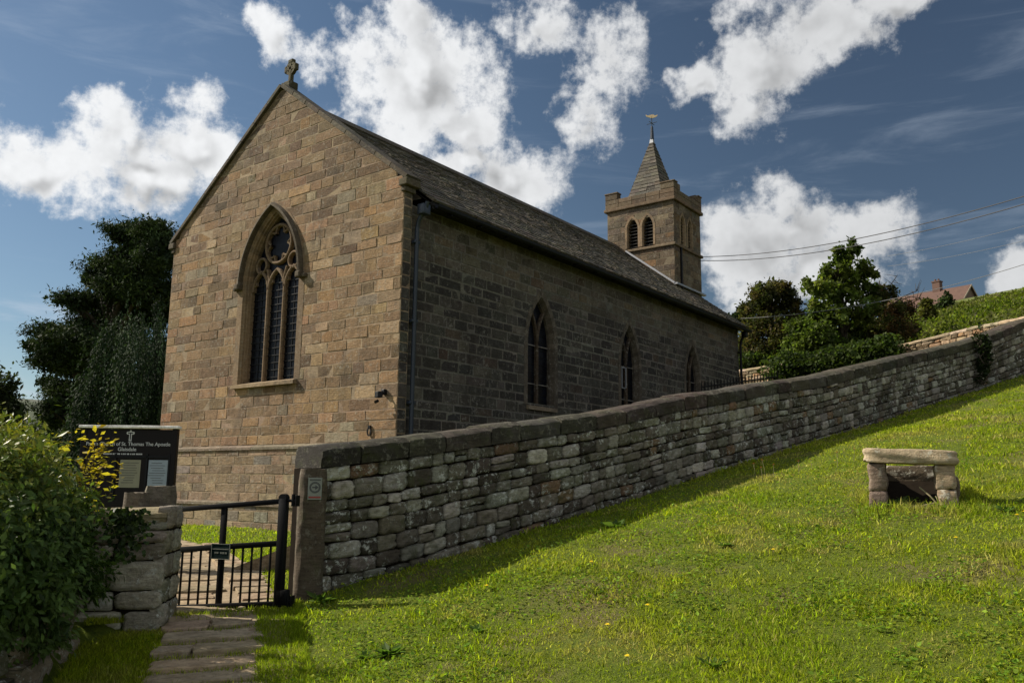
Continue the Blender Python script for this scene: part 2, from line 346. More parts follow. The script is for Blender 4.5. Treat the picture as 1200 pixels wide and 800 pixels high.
h_yard = tps([(0, 0, 0), (-8, 0, -.05), (-3.8, -2, -.1), (-1.6, -2.6, -.21), (2.36, -5.12, -.22), (3.9, -5.9, -.22), (2.96, -6, -.29), (2, -2, 0), (3, 0, .1), (4, -3.5, 0), (3, 6, 1), (1, 10, 1.6), (-2, 17, 2.9), (3, 12, 2.2), (4.5, 15, 3), (0, 20.5, 3.6),
    (7.5, 18, 3.9), (-20, 5, -.8), (-34, 12, -.5), (-20, -10, -1.5), (-60, 20, -4), (-12, 20, 1.5), (-10, -8, -1), (2.6, -8, -.1), (4.2, -8.6, -.15), (5, -11, -.3), (0, -14, -1), (-40, -30, -4)])
h_up = tps([(-2, 22.5, 5.25), (4, 21.6, 5.6), (8, 20.2, 6.0), (10, 19, 6.2), (7.2, 29.4, 7.7), (3, 30, 7.5), (-4, 30, 6.4), (-8, 24, 4.6), (-1, 72, 17.2), (-8, 102, 23.5), (10, 100, 24.5), (20, 60, 16.5), (-30, 60, 9), (-25, 25, 1.5), (20, 25, 8), (35, 20, 9), (0, 45, 11.0), (8, 45, 12)])
DIV = np.array([(9.0, -13.5), (5.15, -8.75), (3.75, -7.3), (3.65, -6.6), (4.0, -5.7)]+[(a[0]-.2, a[1]+.03) for a in WT]+[(13, 26), (20, 60), (60, 300)])
def sdist(x, y, L):
    x = np.asarray(x, float); y = np.asarray(y, float); best = np.full(x.shape, 1e9); sg = np.zeros(x.shape)
    for a, b in zip(L[:-1], L[1:]):
        d = b-a; t_ = np.clip(((x-a[0])*d[0]+(y-a[1])*d[1])/(d@d), 0, 1)
        q = np.hypot(x-a[0]-t_*d[0], y-a[1]-t_*d[1]); s_ = np.sign(d[1]*(x-a[0])-d[0]*(y-a[1]))
        k_ = q < best-1e-9; best = np.where(k_, q, best); sg = np.where(k_, s_, sg)
    return best*sg               # positive on the camera's side
FWALL = np.array([(-9, 22.3), (-2.09, 21.9), (-.54, 21.76), (3.58, 21.0), (7.99, 19.16), (10.2, 18.0)])
def height(x, y):
    x = np.asarray(x, float); y = np.asarray(y, float)
    near = h_near(x, y); yard = h_yard(x, y); up = h_up(x, y)
    yw = np.interp(x, FWALL[:, 0], FWALL[:, 1])+.15; wdt = .3+np.maximum(0, -x-5)*1.2
    yb = yard+(up-yard)*sstep(-.5, .5, (y-yw)/wdt)
    h = np.where(sdist(x, y, DIV) > 0, near, yb)
    d = np.hypot(x, y)
    fb = -5+34*np.exp(-(((x+330)/150)**2+((y-120)/190)**2))+22*sstep(40, 220, y)*sstep(-120, 40, x)+3*(fbm(x/60, y/60, 3)-.5)
    k_ = sstep(105, 190, d)*(y > 0)+sstep(55, 130, d)*(y <= 0); k_ = np.maximum(k_, sstep(50, 90, -x))
    h = np.clip(h, -8, 25)*(1-k_)+fb*k_
    return h+(fbm(x*.9, y*.9, 5)-.5)*.06
def H1(x, y): return float(height(np.array([x]), np.array([y]))[0])
def axis(lo, hi, st, far_):
    a = np.arange(lo, hi, st); out = [a]; s_ = st; v = hi; r_ = []
    while v < far_: r_.append(v); s_ *= 1.22; v += s_
    r_.append(far_); l_ = []; v = lo-st; s_ = st
    while v > -far_: l_.append(v); s_ *= 1.22; v -= s_
    l_.append(-far_); return np.r_[l_[::-1], a, r_]
gx = axis(-11, 15, .16, 1500); gy = axis(-13, 25, .16, 1500)
X, Y = np.meshgrid(gx, gy); Z = height(X, Y)
nx, ny = len(gx), len(gy); ii = np.arange(ny-1)[:, None]*nx+np.arange(nx-1)[None]; q = np.stack([ii, ii+1, ii+nx+1, ii+nx], -1).reshape(-1, 4)
g = MB(); g.arrays(np.stack([X, Y, Z], -1).reshape(-1, 3), q, np.ones((len(q), 3)))
props(g.build('ground', M['turf'], smooth=True), kind='structure')

# ------------------------------------------------------------------ masonry
def jit(c, a=.135):
    k_ = 1+random.gauss(0, a); return tuple(max(.004, x*k_*(1+random.gauss(0, a*.22))) for x in c)
PULL = .03
def pick(pal):
    mu = np.average([c for _, c in pal], axis=0, weights=[w_ for w_, _ in pal])
    return tuple(np.array(pick0(pal))*(1-PULL)+mu*PULL)
def pick0(pal):
    r_ = random.random()*sum(p_[0] for p_ in pal)
    for w_, c in pal:
        r_ -= w_
        if r_ <= 0: return jit(c)
    return jit(pal[-1][1])
GABLE_A = [(4, (.295, .200, .112)), (3, (.255, .176, .104)), (2.5, (.215, .147, .090)), (2, (.315, .238, .152)), (.5, (.30, .185, .092)), (1.5, (.155, .104, .062)), (.9, (.285, .245, .18))]
GABLE_B = [(4, (.225, .158, .092)), (3, (.195, .140, .088)), (2, (.26, .19, .12)), (2, (.145, .100, .064)), (.5, (.235, .145, .072))]
dim = lambda P_, k_: [(w_, tuple(x*m_*k_ for x, m_ in zip(c, (1., .985, .96)))) for w_, c in P_]
GABLE_A, GABLE_B = dim(GABLE_A, .84), dim(GABLE_B, .82)
GABLE = lambda z: GABLE_B if z > 7.2+random.uniform(-.9, .9) else GABLE_A
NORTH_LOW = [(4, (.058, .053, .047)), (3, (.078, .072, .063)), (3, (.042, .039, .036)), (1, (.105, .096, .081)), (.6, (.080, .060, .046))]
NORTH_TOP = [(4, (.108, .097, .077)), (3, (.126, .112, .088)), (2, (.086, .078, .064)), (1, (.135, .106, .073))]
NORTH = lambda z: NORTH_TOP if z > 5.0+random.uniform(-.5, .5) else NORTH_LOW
TOWER = [(4, (.165, .118, .074)), (3, (.145, .110, .078)), (2, (.20, .152, .102)), (2, (.115, .084, .056)), (1, (.20, .118, .058))]
TOWER = [(w_, (c[0]*.82, c[1]*.88, c[2]*.95)) for w_, c in TOWER]
def ashlar(mb, mo, mp, z0, z1, iv, pal0, hh=(.175, .25), ll=(.26, .66), proud=(.004, .010), mcol=(.27, .21, .145), joint=.010, flush=.002):
    z = z0; prev = []
    while z < z1-.03:
        h = random.uniform(*hh); pal = pal0(z) if callable(pal0) else pal0
        if z+h > z1-.10: h = z1-z
        zb, zt = z, z+h; A = iv(zb+.002); B = iv(zt-.002)
        if len(A) != len(B): A = B = iv((zb+zt)/2)
        cuts_now = []
        for (a0, a1), (b0, b1) in zip(A, B):
            if max(a1-a0, b1-b0) < .04: continue
            mo.poly([mp(a0, zb, flush), mp(a1, zb, flush), mp(b1, zt, flush), mp(b0, zt, flush)], jit(mcol, .10))
            lo, hi = max(a0, b0), min(a1, b1); cuts = []; u = lo+random.uniform(.2, .5)
            while u < hi-.16:
                if all(abs(u-c) > .07 for c in prev): cuts.append(u)
                else: u += .1; cuts.append(u) if u < hi-.16 else None
                u = cuts[-1] if cuts else u
                u += random.uniform(*ll)
            cuts_now += cuts
            eb = [a0]+cuts+[a1]; et = [b0]+cuts+[b1]
            for i in range(len(eb)-1):
                g_ = joint/2
                q_ = [(eb[i]+g_, zb+g_), (eb[i+1]-g_, zb+g_), (et[i+1]-g_, zt-g_), (et[i]+g_, zt-g_)]
                cx = sum(a[0] for a in q_)/4; cz = sum(a[1] for a in q_)/4
                wmin = max(.03, min(q_[1][0]-q_[0][0], q_[2][0]-q_[3][0])); k_ = 1-min(.35, .010/wmin*2); kz = 1-.010/h*2
                d = random.uniform(*proud); tl = [random.gauss(0, .0032) for _ in range(4)]
                o_ = [mp(a, b, -.012) for a, b in q_]
                i_ = [mp(cx+(a-cx)*k_+random.gauss(0, .0045), cz+(b-cz)*kz+random.gauss(0, .0045), d+e) for (a, b), e in zip(q_, tl)]
                mb.add(o_+i_, [(4, 5, 6, 7), (0, 1, 5, 4), (1, 2, 6, 5), (2, 3, 7, 6), (3, 0, 4, 7)], pick(pal))
        prev = cuts_now; z += h
def arch_hw(z, a, zs, za):
    h = za-zs; Rr = (a*a+h*h)/(2*a)
    return a if z <= zs else max(0., math.sqrt(max(0, Rr*Rr-(z-zs)**2))-(Rr-a))
def arch_path(a, zb, zs, za, off, n=14, jambs=True):
    """outline of a pointed opening, offset outward: list of (u, z)"""
    h = za-zs; Rr = (a*a+h*h)/(2*a); c = Rr-a; Ro = Rr+off; top = math.acos(min(1, c/Ro))
    r_ = [(-(Ro*math.cos(t_)-c), zs+Ro*math.sin(t_)) for t_ in np.linspace(0, top, n)]
    pts = ([(-(a+off), zb)] if jambs else [])+r_+[(-u, z) for u, z in r_[::-1]][1:]+([((a+off), zb)] if jambs else [])
    return pts
def ring(mb, mp, uc, a, zb, zs, za, prof, col, n=14, jambs=True, segcol=None):
    """skin across the offsets/depths in prof, along the opening"""
    rows = [[mp(uc+u, z, d) for u, z in arch_path(a, zb, zs, za, o_, n, jambs)] for o_, d in prof]
    m_ = len(rows[0])
    for i in range(len(rows)-1):
        for j in range(m_-1):
            mb.poly([rows[i][j], rows[i][j+1], rows[i+1][j+1], rows[i+1][j]], segcol[j % len(segcol)] if segcol else col)
    if prof[0][0] != prof[-1][0]:
        for e in (0, m_-1):
            mb.poly([r_[e] for r_ in rows] if e == 0 else [r_[e] for r_ in rows][::-1], col or segcol[0])
def bar2(mb, mp, pts, wd, d0, d1, col, closed=False):
    """bar of width wd along (u,z) points, chamfered front, between depths d0 (back) and d1 (front)"""
    pts = [np.array(p_, float) for p_ in pts]; n = len(pts); fr = []; P3 = []
    prof = [(-wd/2, d0), (-wd/2, d1-.3*wd), (-wd*.18, d1), (wd*.18, d1), (wd/2, d1-.3*wd), (wd/2, d0)]
    rows = []
    for i in range(n):
        a_ = pts[(i-1) % n] if closed or i > 0 else pts[i]; b_ = pts[(i+1) % n] if closed or i < n-1 else pts[i]
        d = nrm(b_-a_); nn = np.array([-d[1], d[0]]); rows.append([mp(*(pts[i]+nn*w_), d_) for w_, d_ in prof])
    m_ = len(prof); v = [x for r_ in rows for x in r_]
    fs = [(i*m_+j, ((i+1) % n)*m_+j, ((i+1) % n)*m_+(j+1) % m_, i*m_+(j+1) % m_) for i in range(n if closed else n-1) for j in range(m_)]
    mb.add(v, fs, col)

CW, HE, HA, CL = 7.6, 6.595, 9.44, 16.2
church = thing('church', (-3.8, 0, 0), 'stone village church with steep slate roof, traceried gable window and small square tower', 'church')
gm = lambda u, z, d: V(u, -d, z)                      # gable: u = x, facing -y
nm = lambda u, z, d: V(-.06+d, u, z)                  # long side: u = y, facing +x
wx, wa, wzb, wzs, wza = -3.82, .90, 2.97, 5.10, 6.66  # great window
def iv_gable(z):
    ins = 0 if z < HE-.02 else (z-HE+.02)*(CW/2)/(HA-HE)
    l_, r_ = -CW+ins, -ins
    if wzb-.02 < z < wza+.1:
        hw = arch_hw(z, wa+.10, wzs, wza+.12)
        return [(l_, wx-hw), (wx+hw, r_)]
    return [(l_, r_)]
a_, b_ = MB(), MB()
ashlar(a_, b_, gm, 1.68, HA-.06, iv_gable, GABLE)
gw = b_.build('gable_wall', M['mortar'], church); a_.build('ashlar_facing', M['gable'], gw)
# offsets of the plinth
pl_ = lambda d: (lambda u, z, e: V(u, -d-e, z))
a_, b_ = MB(), MB()
PL = [(5, (.255, .19, .12)), (3, (.21, .16, .107)), (2, (.29, .225, .145)), (1, (.20, .185, .152))]
ashlar(a_, b_, pl_(.16), -.5, .48, lambda z: [(-CW-.16, .16)], PL)
ashlar(a_, b_, pl_(.08), .50, 1.60, lambda z: [(-CW-.08, .08)], PL)
for (z, d0, d1, h) in ((1.60, .10, .0, .09), (.48, .18, .08, .07)):      # weathered set-offs
    u = -CW-d0
    while u < d0-.05:
        e = min(d0, u+random.uniform(.7, 1.3)); e = d0 if d0-e < .3 else e
        c = jit((.21, .175, .13), .2)
        p_ = [V(u+.004, -d0-.02, z-.02), V(e-.004, -d0-.02, z-.02), V(e-.004, -d0-.02, z+.03), V(u+.004, -d0-.02, z+.03), V(e-.004, -d1+.03, z+h), V(u+.004, -d1+.03, z+h), V(u+.004, -d1+.03, z-.02), V(e-.004, -d1+.03, z-.02)]
        a_.add(p_, [(0, 1, 2, 3), (3, 2, 4, 5), (0, 3, 5, 6), (1, 7, 4, 2), (0, 6, 7, 1)], c); u = e
for d, z0, z1 in ((.16, -.5, .48), (.08, .5, 1.6)):
    b_.box((d/2+.0, .3, (z0+z1)/2), (d/2-.004, .3+d-.004, (z1-z0)/2), col=(.12, .10, .08))
pl = b_.build('plinth', M['mortar'], church); a_.build('ashlar_facing', M['gable'], pl)
# corner return of the gable and long north side
a_, b_ = MB(), MB()
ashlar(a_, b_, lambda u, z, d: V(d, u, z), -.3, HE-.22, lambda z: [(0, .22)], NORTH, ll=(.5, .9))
SW = [(4.57, .53, 2.66, 4.02, 5.14), (8.66, .49, 2.66, 4.02, 5.14), (12.55, .49, 2.66, 4.02, 5.14)]
def iv_north(z):
    e = [.22]
    for uc, a, zb, zs, za in SW:
        if zb-.02 < z < za+.1:
            hw = arch_hw(z, a+.07, zs, za+.09); e += [uc-hw, uc+hw]
    e.append(CL); return [(e[i], e[i+1]) for i in range(0, len(e), 2)]
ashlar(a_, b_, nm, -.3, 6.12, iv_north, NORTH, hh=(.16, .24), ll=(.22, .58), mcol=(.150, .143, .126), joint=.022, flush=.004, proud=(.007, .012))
# plain back walls
b_.poly([V(-CW+.02, 0.01, -.5), V(-CW+.02, CL, -.5), V(-CW+.02, CL, 6.3), V(-CW+.02, 0.01, 6.3)], (.2, .16, .11))
b_.poly([V(-CW+.02, CL, -.5), V(-.06, CL, -.5), V(-.06, CL, 6.4), V(-CW/2, CL, 9.3), V(-CW+.02, CL, 6.4)], (.13, .11, .085))
b_.poly([V(-CW+.02, .5, 6.3), V(-.02, .5, 6.3), V(-CW/2, .5, 9.2)], (.13, .11, .085))
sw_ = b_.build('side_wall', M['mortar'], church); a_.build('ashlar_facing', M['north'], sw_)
# gable coping with kneelers
a_ = MB(); sl = math.atan2(HA-HE, CW/2)
for s in (1, -1):
    n = 9; 
    for i in range(n):
        t0, t1 = i/n, (i+1)/n
        p0 = V(-CW/2+s*(CW/2+.10)*(1-t0), 0, HE-.07+(HA-HE+.10)*t0); p1 = V(-CW/2+s*(CW/2+.10)*(1-t1), 0, HE-.07+(HA-HE+.10)*t1)
        d = nrm(p1-p0); up = nrm(np.cross(d, V(0, 1, 0))); up = up*np.sign(up[2])
        a_.box((p0+p1)/2+V(0, .12, 0)+up*.02, (np.linalg.norm(p1-p0)/2-.003, .19, .048), [d, V(0, 1, 0), up], jit((.085, .072, .055), .15), bev=.014)
gc = a_.build('gable_coping', M['cope'], church)
for s in (1, -1):
    k_ = MB(); xk = 0 if s > 0 else -CW
    k_.box((xk+s*.03, .11, HE-.13), (.11, .19, .07), col=(.095, .078, .058), bev=.02); k_.box((xk+s*.0, .11, HE-.25), (.06, .15, .05), col=(.09, .075, .055), bev=.02)
    k_.build('kneeler', M['cope'], gc)
# cross on the apex
a_ = MB(); c = (.075, .066, .04); x0 = -CW/2; q8 = .76
a_.box((x0, .2, HA+.11), (.12, .12, .09), col=c, bev=.03); a_.box((x0, .2, HA+.06+.50*q8), (.045, .045, .29), col=c, bev=.015)
a_.box((x0, .2, HA+.06+.62*q8), (.18, .045, .048), col=c, bev=.015)
for s in (-1, 1): a_.box((x0+s*.155, .2, HA+.06+.62*q8), (.04, .05, .08), col=c, bev=.02)
a_.box((x0, .2, HA+.06+.84*q8), (.08, .05, .045), col=c, bev=.02)
th = np.linspace(0, 2*math.pi, 25)[:-1]
a_.sweep([V(x0+.125*math.cos(t_), .2, HA+.06+.62*q8+.125*math.sin(t_)) for t_ in th], [(-.03, -.04), (.03, -.04), (.03, .04), (-.03, .04)], [(V(math.cos(t_), 0, math.sin(t_)), V(0, 1, 0)) for t_ in th], c, closed=True)
a_.build('apex_cross', M['cope'], church)
# roof of stone slates
rz = lambda x: 6.42-.749*x if x > -CW/2 else 6.42+.749*(CW+x)
a_, b_ = MB(), MB()
e0 = (.27, rz(.27)); rdg = (-CW/2, rz(-CW/2))
SLp = math.hypot(e0[0]-rdg[0], e0[1]-rdg[1]); dn = V(-(e0[0]-rdg[0])*-1, 0, 0)
dvec = nrm(V(rdg[0]-e0[0], 0, rdg[1]-e0[1])); nv = nrm(V(.749, 0, 1))
for y0, y1, s in ((.5, CL+.18, 1), (.5, CL+.18, -1)):
    f = lambda p_: p_ if s > 0 else V(-CW-p_[0], p_[1], p_[2])
    b_.poly([f(V(e0[0], y0, e0[1]-.03)), f(V(e0[0], y1, e0[1]-.03)), f(V(rdg[0], y1, rdg[1]-.03)), f(V(rdg[0], y0, rdg[1]-.03))], (.05, .045, .04))
    b_.poly([f(V(e0[0], y0, e0[1]-.10)), f(V(e0[0], y1, e0[1]-.10)), f(V(rdg[0], y1, rdg[1]-.10)), f(V(rdg[0], y0, rdg[1]-.10))], (.05, .045, .04))
    t_ = 0.; row = 0
    while t_ < SLp-.05:
        hgt = .24-.10*t_/SLp; u = y0+random.uniform(-.2, 0)
        while u < y1:
            wd = random.uniform(.15, .34); ua, ub = max(u, y0), min(u+wd-.008, y1); u += wd
            if ub-ua < .04: continue
            lip = random.uniform(.014, .028); sag = random.gauss(0, .006); q0 = t_+random.gauss(0, .010)
            p0 = V(e0[0], 0, e0[1])+dvec*q0; p1 = V(e0[0], 0, e0[1])+dvec*min(q0+hgt*1.15, SLp)
            c = jit(random.choice([(.098, .089, .073), (.115, .102, .081), (.080, .075, .065), (.145, .127, .098)]), .16)
            o1 = p0+nv*(lip+sag); o2 = p0+nv*(lip-sag); o3 = p1+nv*.004; yv = lambda p_, y: f(V(p_[0], y, p_[2]))
            A = [yv(p0-nv*.02, ua), yv(p0-nv*.02, ub), yv(o1, ub), yv(o2, ua), yv(o3, ub), yv(o3, ua), yv(p1-nv*.02, ub), yv(p1-nv*.02, ua)]
            a_.add(A, [(0, 1, 2, 3), (3, 2, 4, 5), (0, 3, 5, 7), (1, 6, 4, 2)], c)
        t_ += hgt; row += 1
rf = b_.build('roof', M['slate'], church); a_.build('slate_covering', M['slate'], rf)
a_ = MB(); y = .5
while y < CL:
    e = min(y+random.uniform(.5, .7), CL+.15); p_ = [(-.19, -.14), (-.03, .035), (.03, .035), (.19, -.14), (.16, -.17), (0, -.03), (-.16, -.17)]
    a_.sweep([V(rdg[0], y, rdg[1]+.05), V(rdg[0], e-.008, rdg[1]+.05)], p_, [(V(1, 0, 0), V(0, 0, 1))]*2, jit((.085, .075, .062), .15)); y = e
a_.build('ridge_stones', M['slate'], rf)
# eaves, gutter, downpipes
a_ = MB(); a_.box((.08, (CL+.55)/2, 6.16), (.145, (CL-.5)/2, .035), col=(1, 1, 1)); a_.box((.235, (CL+.55)/2, 6.13), (.012, (CL-.5)/2, .075))
a_.build('eaves_board', M['soffit'], church)
gt = MB(); prof = [(-.062, .03), (-.055, -.02), (-.03, -.055), (.03, -.055), (.055, -.02), (.062, .03), (.05, .03), (.04, -.02), (.02, -.04), (-.02, -.04), (-.04, -.02), (-.05, .03)]
gt.sweep([V(.315, .56, 6.11), V(.315, CL+.2, 6.08)], prof, [(V(1, 0, 0), V(0, 0, 1))]*2); y = 1.
while y < CL: gt.box((.26, y, 6.08), (.06, .015, .055)); y += .9
gt.build('gutter', M['black'], church)
def downpipe(y, zt, mt):
    d = MB(); d.box((.22, y, zt), (.085, .10, .10), bev=.02)
    d.tube([V(.30, y, zt+.14), V(.28, y, zt+.05), V(.10, y, zt-.18), V(.06, y, zt-.35), V(.06, y, .1)], .042, k=10)
    z = zt-.6
    while z > .2: d.box((.035, y, z), (.05, .075, .03), bev=.01); z -= 1.5
    smooth_by_angle(d.build('downpipe', mt, church))
downpipe(.31, 5.98, M['pipe']); downpipe(CL-.1, 5.95, M['black'])
# great west window
win = MB(); DC = [(.20, .145, .09), (.175, .128, .08), (.225, .16, .10), (.15, .11, .07)]
ring(win, gm, wx, wa, wzb, wzs, wza, [(.20, -.03), (.20, .012), (.03, .012), (.0, -.02), (-.025, -.03), (-.035, -.07), (-.06, -.075), (-.075, -.13), (-.09, -.13), (-.09, -.30)], None, 16, segcol=DC)
wo_ = win.build('window', M['dressed'], church)
a_ = MB()
ring(a_, gm, wx, wa+.03, 5.16, wzs, wza+.03, [(.03, .01), (.035, .09), (.05, .125), (.095, .115), (.122, .03), (.122, 0)], (.085, .070, .050), 18, jambs=False)  # hood darker than the surround, its shadow side put into the colour
for s in (-1, 1):
    a_.box((wx+s*(wa+.12), -.075, 5.09), (.075, .075, .07), col=(.085, .070, .050), bev=.03); a_.box((wx+s*(wa+.24), -.05, 5.06), (.05, .05, .04), col=(.085, .070, .050), bev=.02)
a_.build('hood_mould', M['dressed'], wo_)
a_ = MB(); a_.add([gm(wx-1.03, wzb-.10, -.03), gm(wx+1.03, wzb-.10, -.03), gm(wx+1.03, wzb-.10, .11), gm(wx-1.03, wzb-.10, .11), gm(wx-1.03, wzb-.03, .11), gm(wx+1.03, wzb-.03, .11), gm(wx+1.03, wzb+.10, -.40), gm(wx-1.03, wzb+.10, -.40)],
    [(0, 1, 2, 3), (3, 2, 5, 4), (4, 5, 6, 7), (0, 3, 4, 7), (1, 6, 5, 2)], (.25, .19, .12)); a_.build('sill', M['dressed'], wo_)
tr = MB(); ia = wa-.09; tc_ = (.165, .118, .074); D0_, D1_ = -.25, -.12; lw = 2*ia/3
ztip = wzs+math.sqrt(((wa*wa+(wza-wzs)**2)/(2*wa)-.09)**2-((wa*wa+(wza-wzs)**2)/(2*wa)-wa)**2)
for k_ in (-1, 1): bar2(tr, gm, [(wx+k_*lw/2, wzb), (wx+k_*lw/2, 5.02)], .085, D0_, D1_, tc_)
def lancet(c0, hw, zs, hh, n=8):
    Rr = (hw*hw+hh*hh)/(2*hw); L_ = [(c0-(math.sqrt(max(0, Rr*Rr-t_*t_))-(Rr-hw)), zs+t_) for t_ in np.linspace(0, hh, n)]
    return L_+[(2*c0-u, z) for u, z in L_[::-1]][1:]
for k_ in (-1, 0, 1):
    bar2(tr, gm, lancet(wx+k_*lw, lw/2-.01, 4.98, .42), .07, D0_, D1_, tc_)
    for s in (-1, 1):                                         # cusps
        bar2(tr, gm, [(wx+k_*lw+s*(lw/2-.03), 5.10), (wx+k_*lw+s*(lw/2-.115), 5.13), (wx+k_*lw+s*(lw/2-.085), 5.20)], .04, D0_+.04, D1_-.03, tc_)
def circ(cx, cz, r_, wd, n=28, dd=0): bar2(tr, gm, [(cx+r_*math.cos(t_), cz+r_*math.sin(t_)) for t_ in np.linspace(0, 2*math.pi, n+1)[:-1]], wd, D0_+dd, D1_-dd, tc_, closed=True)
circ(wx, 5.95, .42, .065)
for k_ in range(6):
    t_ = k_*math.pi/3+math.pi/6; cx, cz = wx+.285*math.cos(t_), 5.95+.285*math.sin(t_)
    bar2(tr, gm, [(cx+.135*math.cos(t_+q_), cz+.135*math.sin(t_+q_)) for q_ in np.linspace(-1.9, 1.9, 9)], .045, D0_+.03, D1_-.03, tc_)
for s in (-1, 1):
    circ(wx+s*.535, 5.53, .165, .055, 18)
    bar2(tr, gm, [(wx+s*lw/2, 5.0), (wx+s*(lw/2-.02), 5.2), (wx+s*(lw/2+.04), 5.38), (wx+s*(lw/2+.06), 5.42)], .06, D0_, D1_, tc_)
tr.build('tracery', M['dressed'], wo_)
def glass(mp, uc, a, zb, zs, za, d, parent, mb=None):
    p_ = arch_path(a, zb, zs, za, 0, 12); g_ = MB(); g_.poly([mp(uc+u, z, d) for u, z in p_]); return g_.build('glass_pane', M['glass'], parent)
gl = glass(gm, wx, wa-.085, wzb, wzs, ztip, -.215, wo_)
a_ = MB()
z = wzb+.12
while z < 5.3:
    a_.box(gm(wx, z, -.205), (ia, .010, .011)); z += .155
for k_ in range(-4, 5): a_.box(gm(wx+k_*lw/3, (wzb+5.4)/2, -.209), (.005, .006, (5.4-wzb)/2))
a_.build('lead_bars', M['iron'], gl)
# three windows of the north side
NC = [(.115, .098, .078), (.095, .082, .066), (.13, .11, .086), (.085, .072, .058)]
for i, (uc, a, zb, zs, za) in enumerate(SW):
    s_ = MB(); ring(s_, nm, uc, a, zb, zs, za, [(.13, -.03), (.13, .014), (.0, .014), (-.045, -.10), (-.06, -.10), (-.06, -.24)], None, 12, segcol=NC)
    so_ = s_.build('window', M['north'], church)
    t_ = MB(); ii_ = a-.06; h_ = za-zs; Rr = (a*a+h_*h_)/(2*a)
    c0 = (.075, .055, .038)
    bar2(t_, nm, [(uc, zb), (uc, zs+.05)], .08, -.20, -.085, c0)
    zt_ = zs+math.sqrt((Rr-.06)**2-(Rr-a)**2)
    for s in (-1, 1):                                        # Y tracery
        arc = [(uc+s*(ii_-(math.sqrt(max(0, (Rr-.06)**2-q_*q_))-(Rr-.06-ii_))), zs+q_) for q_ in np.linspace(0, (zt_-zs)*.80, 9)]
        arc = [(uc+s*(ii_-abs(u-uc)) if False else u, z) for u, z in arc]
        bar2(t_, nm, arc, .065, -.20, -.085, c0)
    for zz in (4.02, 3.15): t_.box(nm(uc, zz, -.15), (.010, ii_, .010), col=(.22, .21, .20))
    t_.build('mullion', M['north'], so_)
    if i == 1:                                               # opened casement of the middle window
        f_ = MB(); f_.box(nm(uc-.22, 3.72, -.12), (.012, .012, .27), col=(1, 1, 1)); f_.box(nm(uc-.02-.02, 3.72, -.10), (.012, .012, .27)); f_.box(nm(uc-.12, 3.99, -.13), (.012, .10, .012)); f_.box(nm(uc-.12, 3.45, -.13), (.012, .10, .012))
        f_.build('casement', M['lead'], so_)
    gg = glass(nm, uc, a-.058, zb, zs, zt_, -.17, so_)
    b2 = MB(); z = zb+.1
    while z < za-.3:
        b2.box(nm(uc, z, -.164), (.006, ii_*.99 if z < zs else arch_hw(z, a, zs, za)-.06, .006)); z += .17
    b2.build('lead_bars', M['iron'], gg)
    l_ = MB(); l_.add([nm(uc-.56, zb-.11, -.03), nm(uc+.56, zb-.11, -.03), nm(uc+.56, zb-.11, .07), nm(uc-.56, zb-.11, .07), nm(uc-.56, zb-.03, .07), nm(uc+.56, zb-.03, .07), nm(uc+.56, zb+.06, -.32), nm(uc-.56, zb+.06, -.32)],
        [(0, 1, 2, 3), (3, 2, 5, 4), (4, 5, 6, 7), (0, 3, 4, 7), (1, 6, 5, 2)], (.21, .17, .125)); l_.build('sill', M['dressed'], so_)
# small floodlight near the corner
a_ = MB(); a_.box((-.30, -.04, 2.56), (.04, .04, .05), bev=.01); a_.tube([V(-.30, -.07, 2.56), V(-.30, -.14, 2.52)], .018)
a_.box((-.28, -.19, 2.50), (.075, .05, .055), [nrm(V(1, -.4, 0)), nrm(V(.4, 1, 0)), V(0, 0, 1)], bev=.012); a_.tube([V(-.36, -.13, 2.40), V(-.36, -.19, 2.37)], .03)
a_.build('floodlight', M['black'], church)
a_ = MB(); th = np.linspace(0, 2*math.pi, 13)[:-1]
a_.sweep([V(-.66+.045*math.cos(t_), -.03, 1.86+.07*math.sin(t_)) for t_ in th], [(-.01, -.01), (.01, -.01), (.01, .01), (-.01, .01)], [(V(math.cos(t_), 0, math.sin(t_)), V(0, 1, 0)) for t_ in th], closed=True)
a_.box((-.66, -.02, 1.95), (.03, .02, .025)); a_.build('wall_ring', M['black'], church)

# tower
TX0, TX1, TY0, TY1 = -4.09, -1.50, 14.5, 16.62; TZ = 10.62
tw = MB(); tf = MB()
fL = lambda u, z, d: V(u, TY0-d, z); fR = lambda u, z, d: V(TX1+d, u, z); fB = lambda u, z, d: V(u, TY1+d, z); fW = lambda u, z, d: V(TX0-d, u, z)
BW = {'L': [(-3.09, .215), (-2.50, .215)], 'R': [(15.16, .17), (15.74, .17)]}
def iv_t(key, lo, hi):
    def f(z):
        e = [lo]
        if 9.10 < z < 10.16:
            for uc, a in BW[key]: hw = arch_hw(z, a+.05, 9.80, 10.20); e += [uc-hw, uc+hw]
        e.append(hi); return [(e[i], e[i+1]) for i in range(0, len(e), 2)]
    return f
kw = dict(hh=(.18, .25), ll=(.3, .6), mcol=(.17, .14, .10))
ashlar(tf, tw, fL, 6.0, TZ, iv_t('L', TX0, TX1), TOWER, **kw); ashlar(tf, tw, fR, 6.0, TZ, iv_t('R', TY0, TY1), TOWER, **kw)
ashlar(tf, tw, fB, 6.0, TZ, lambda z: [(TX0, TX1)], TOWER, **kw); ashlar(tf, tw, fW, 6.0, TZ, lambda z: [(TY0, TY1)], TOWER, **kw)
tow = tw.build('tower', M['mortar'], church); tf.build('ashlar_facing', M['gable'], tow)
a_ = MB(); c = (.17, .125, .08); e = .07
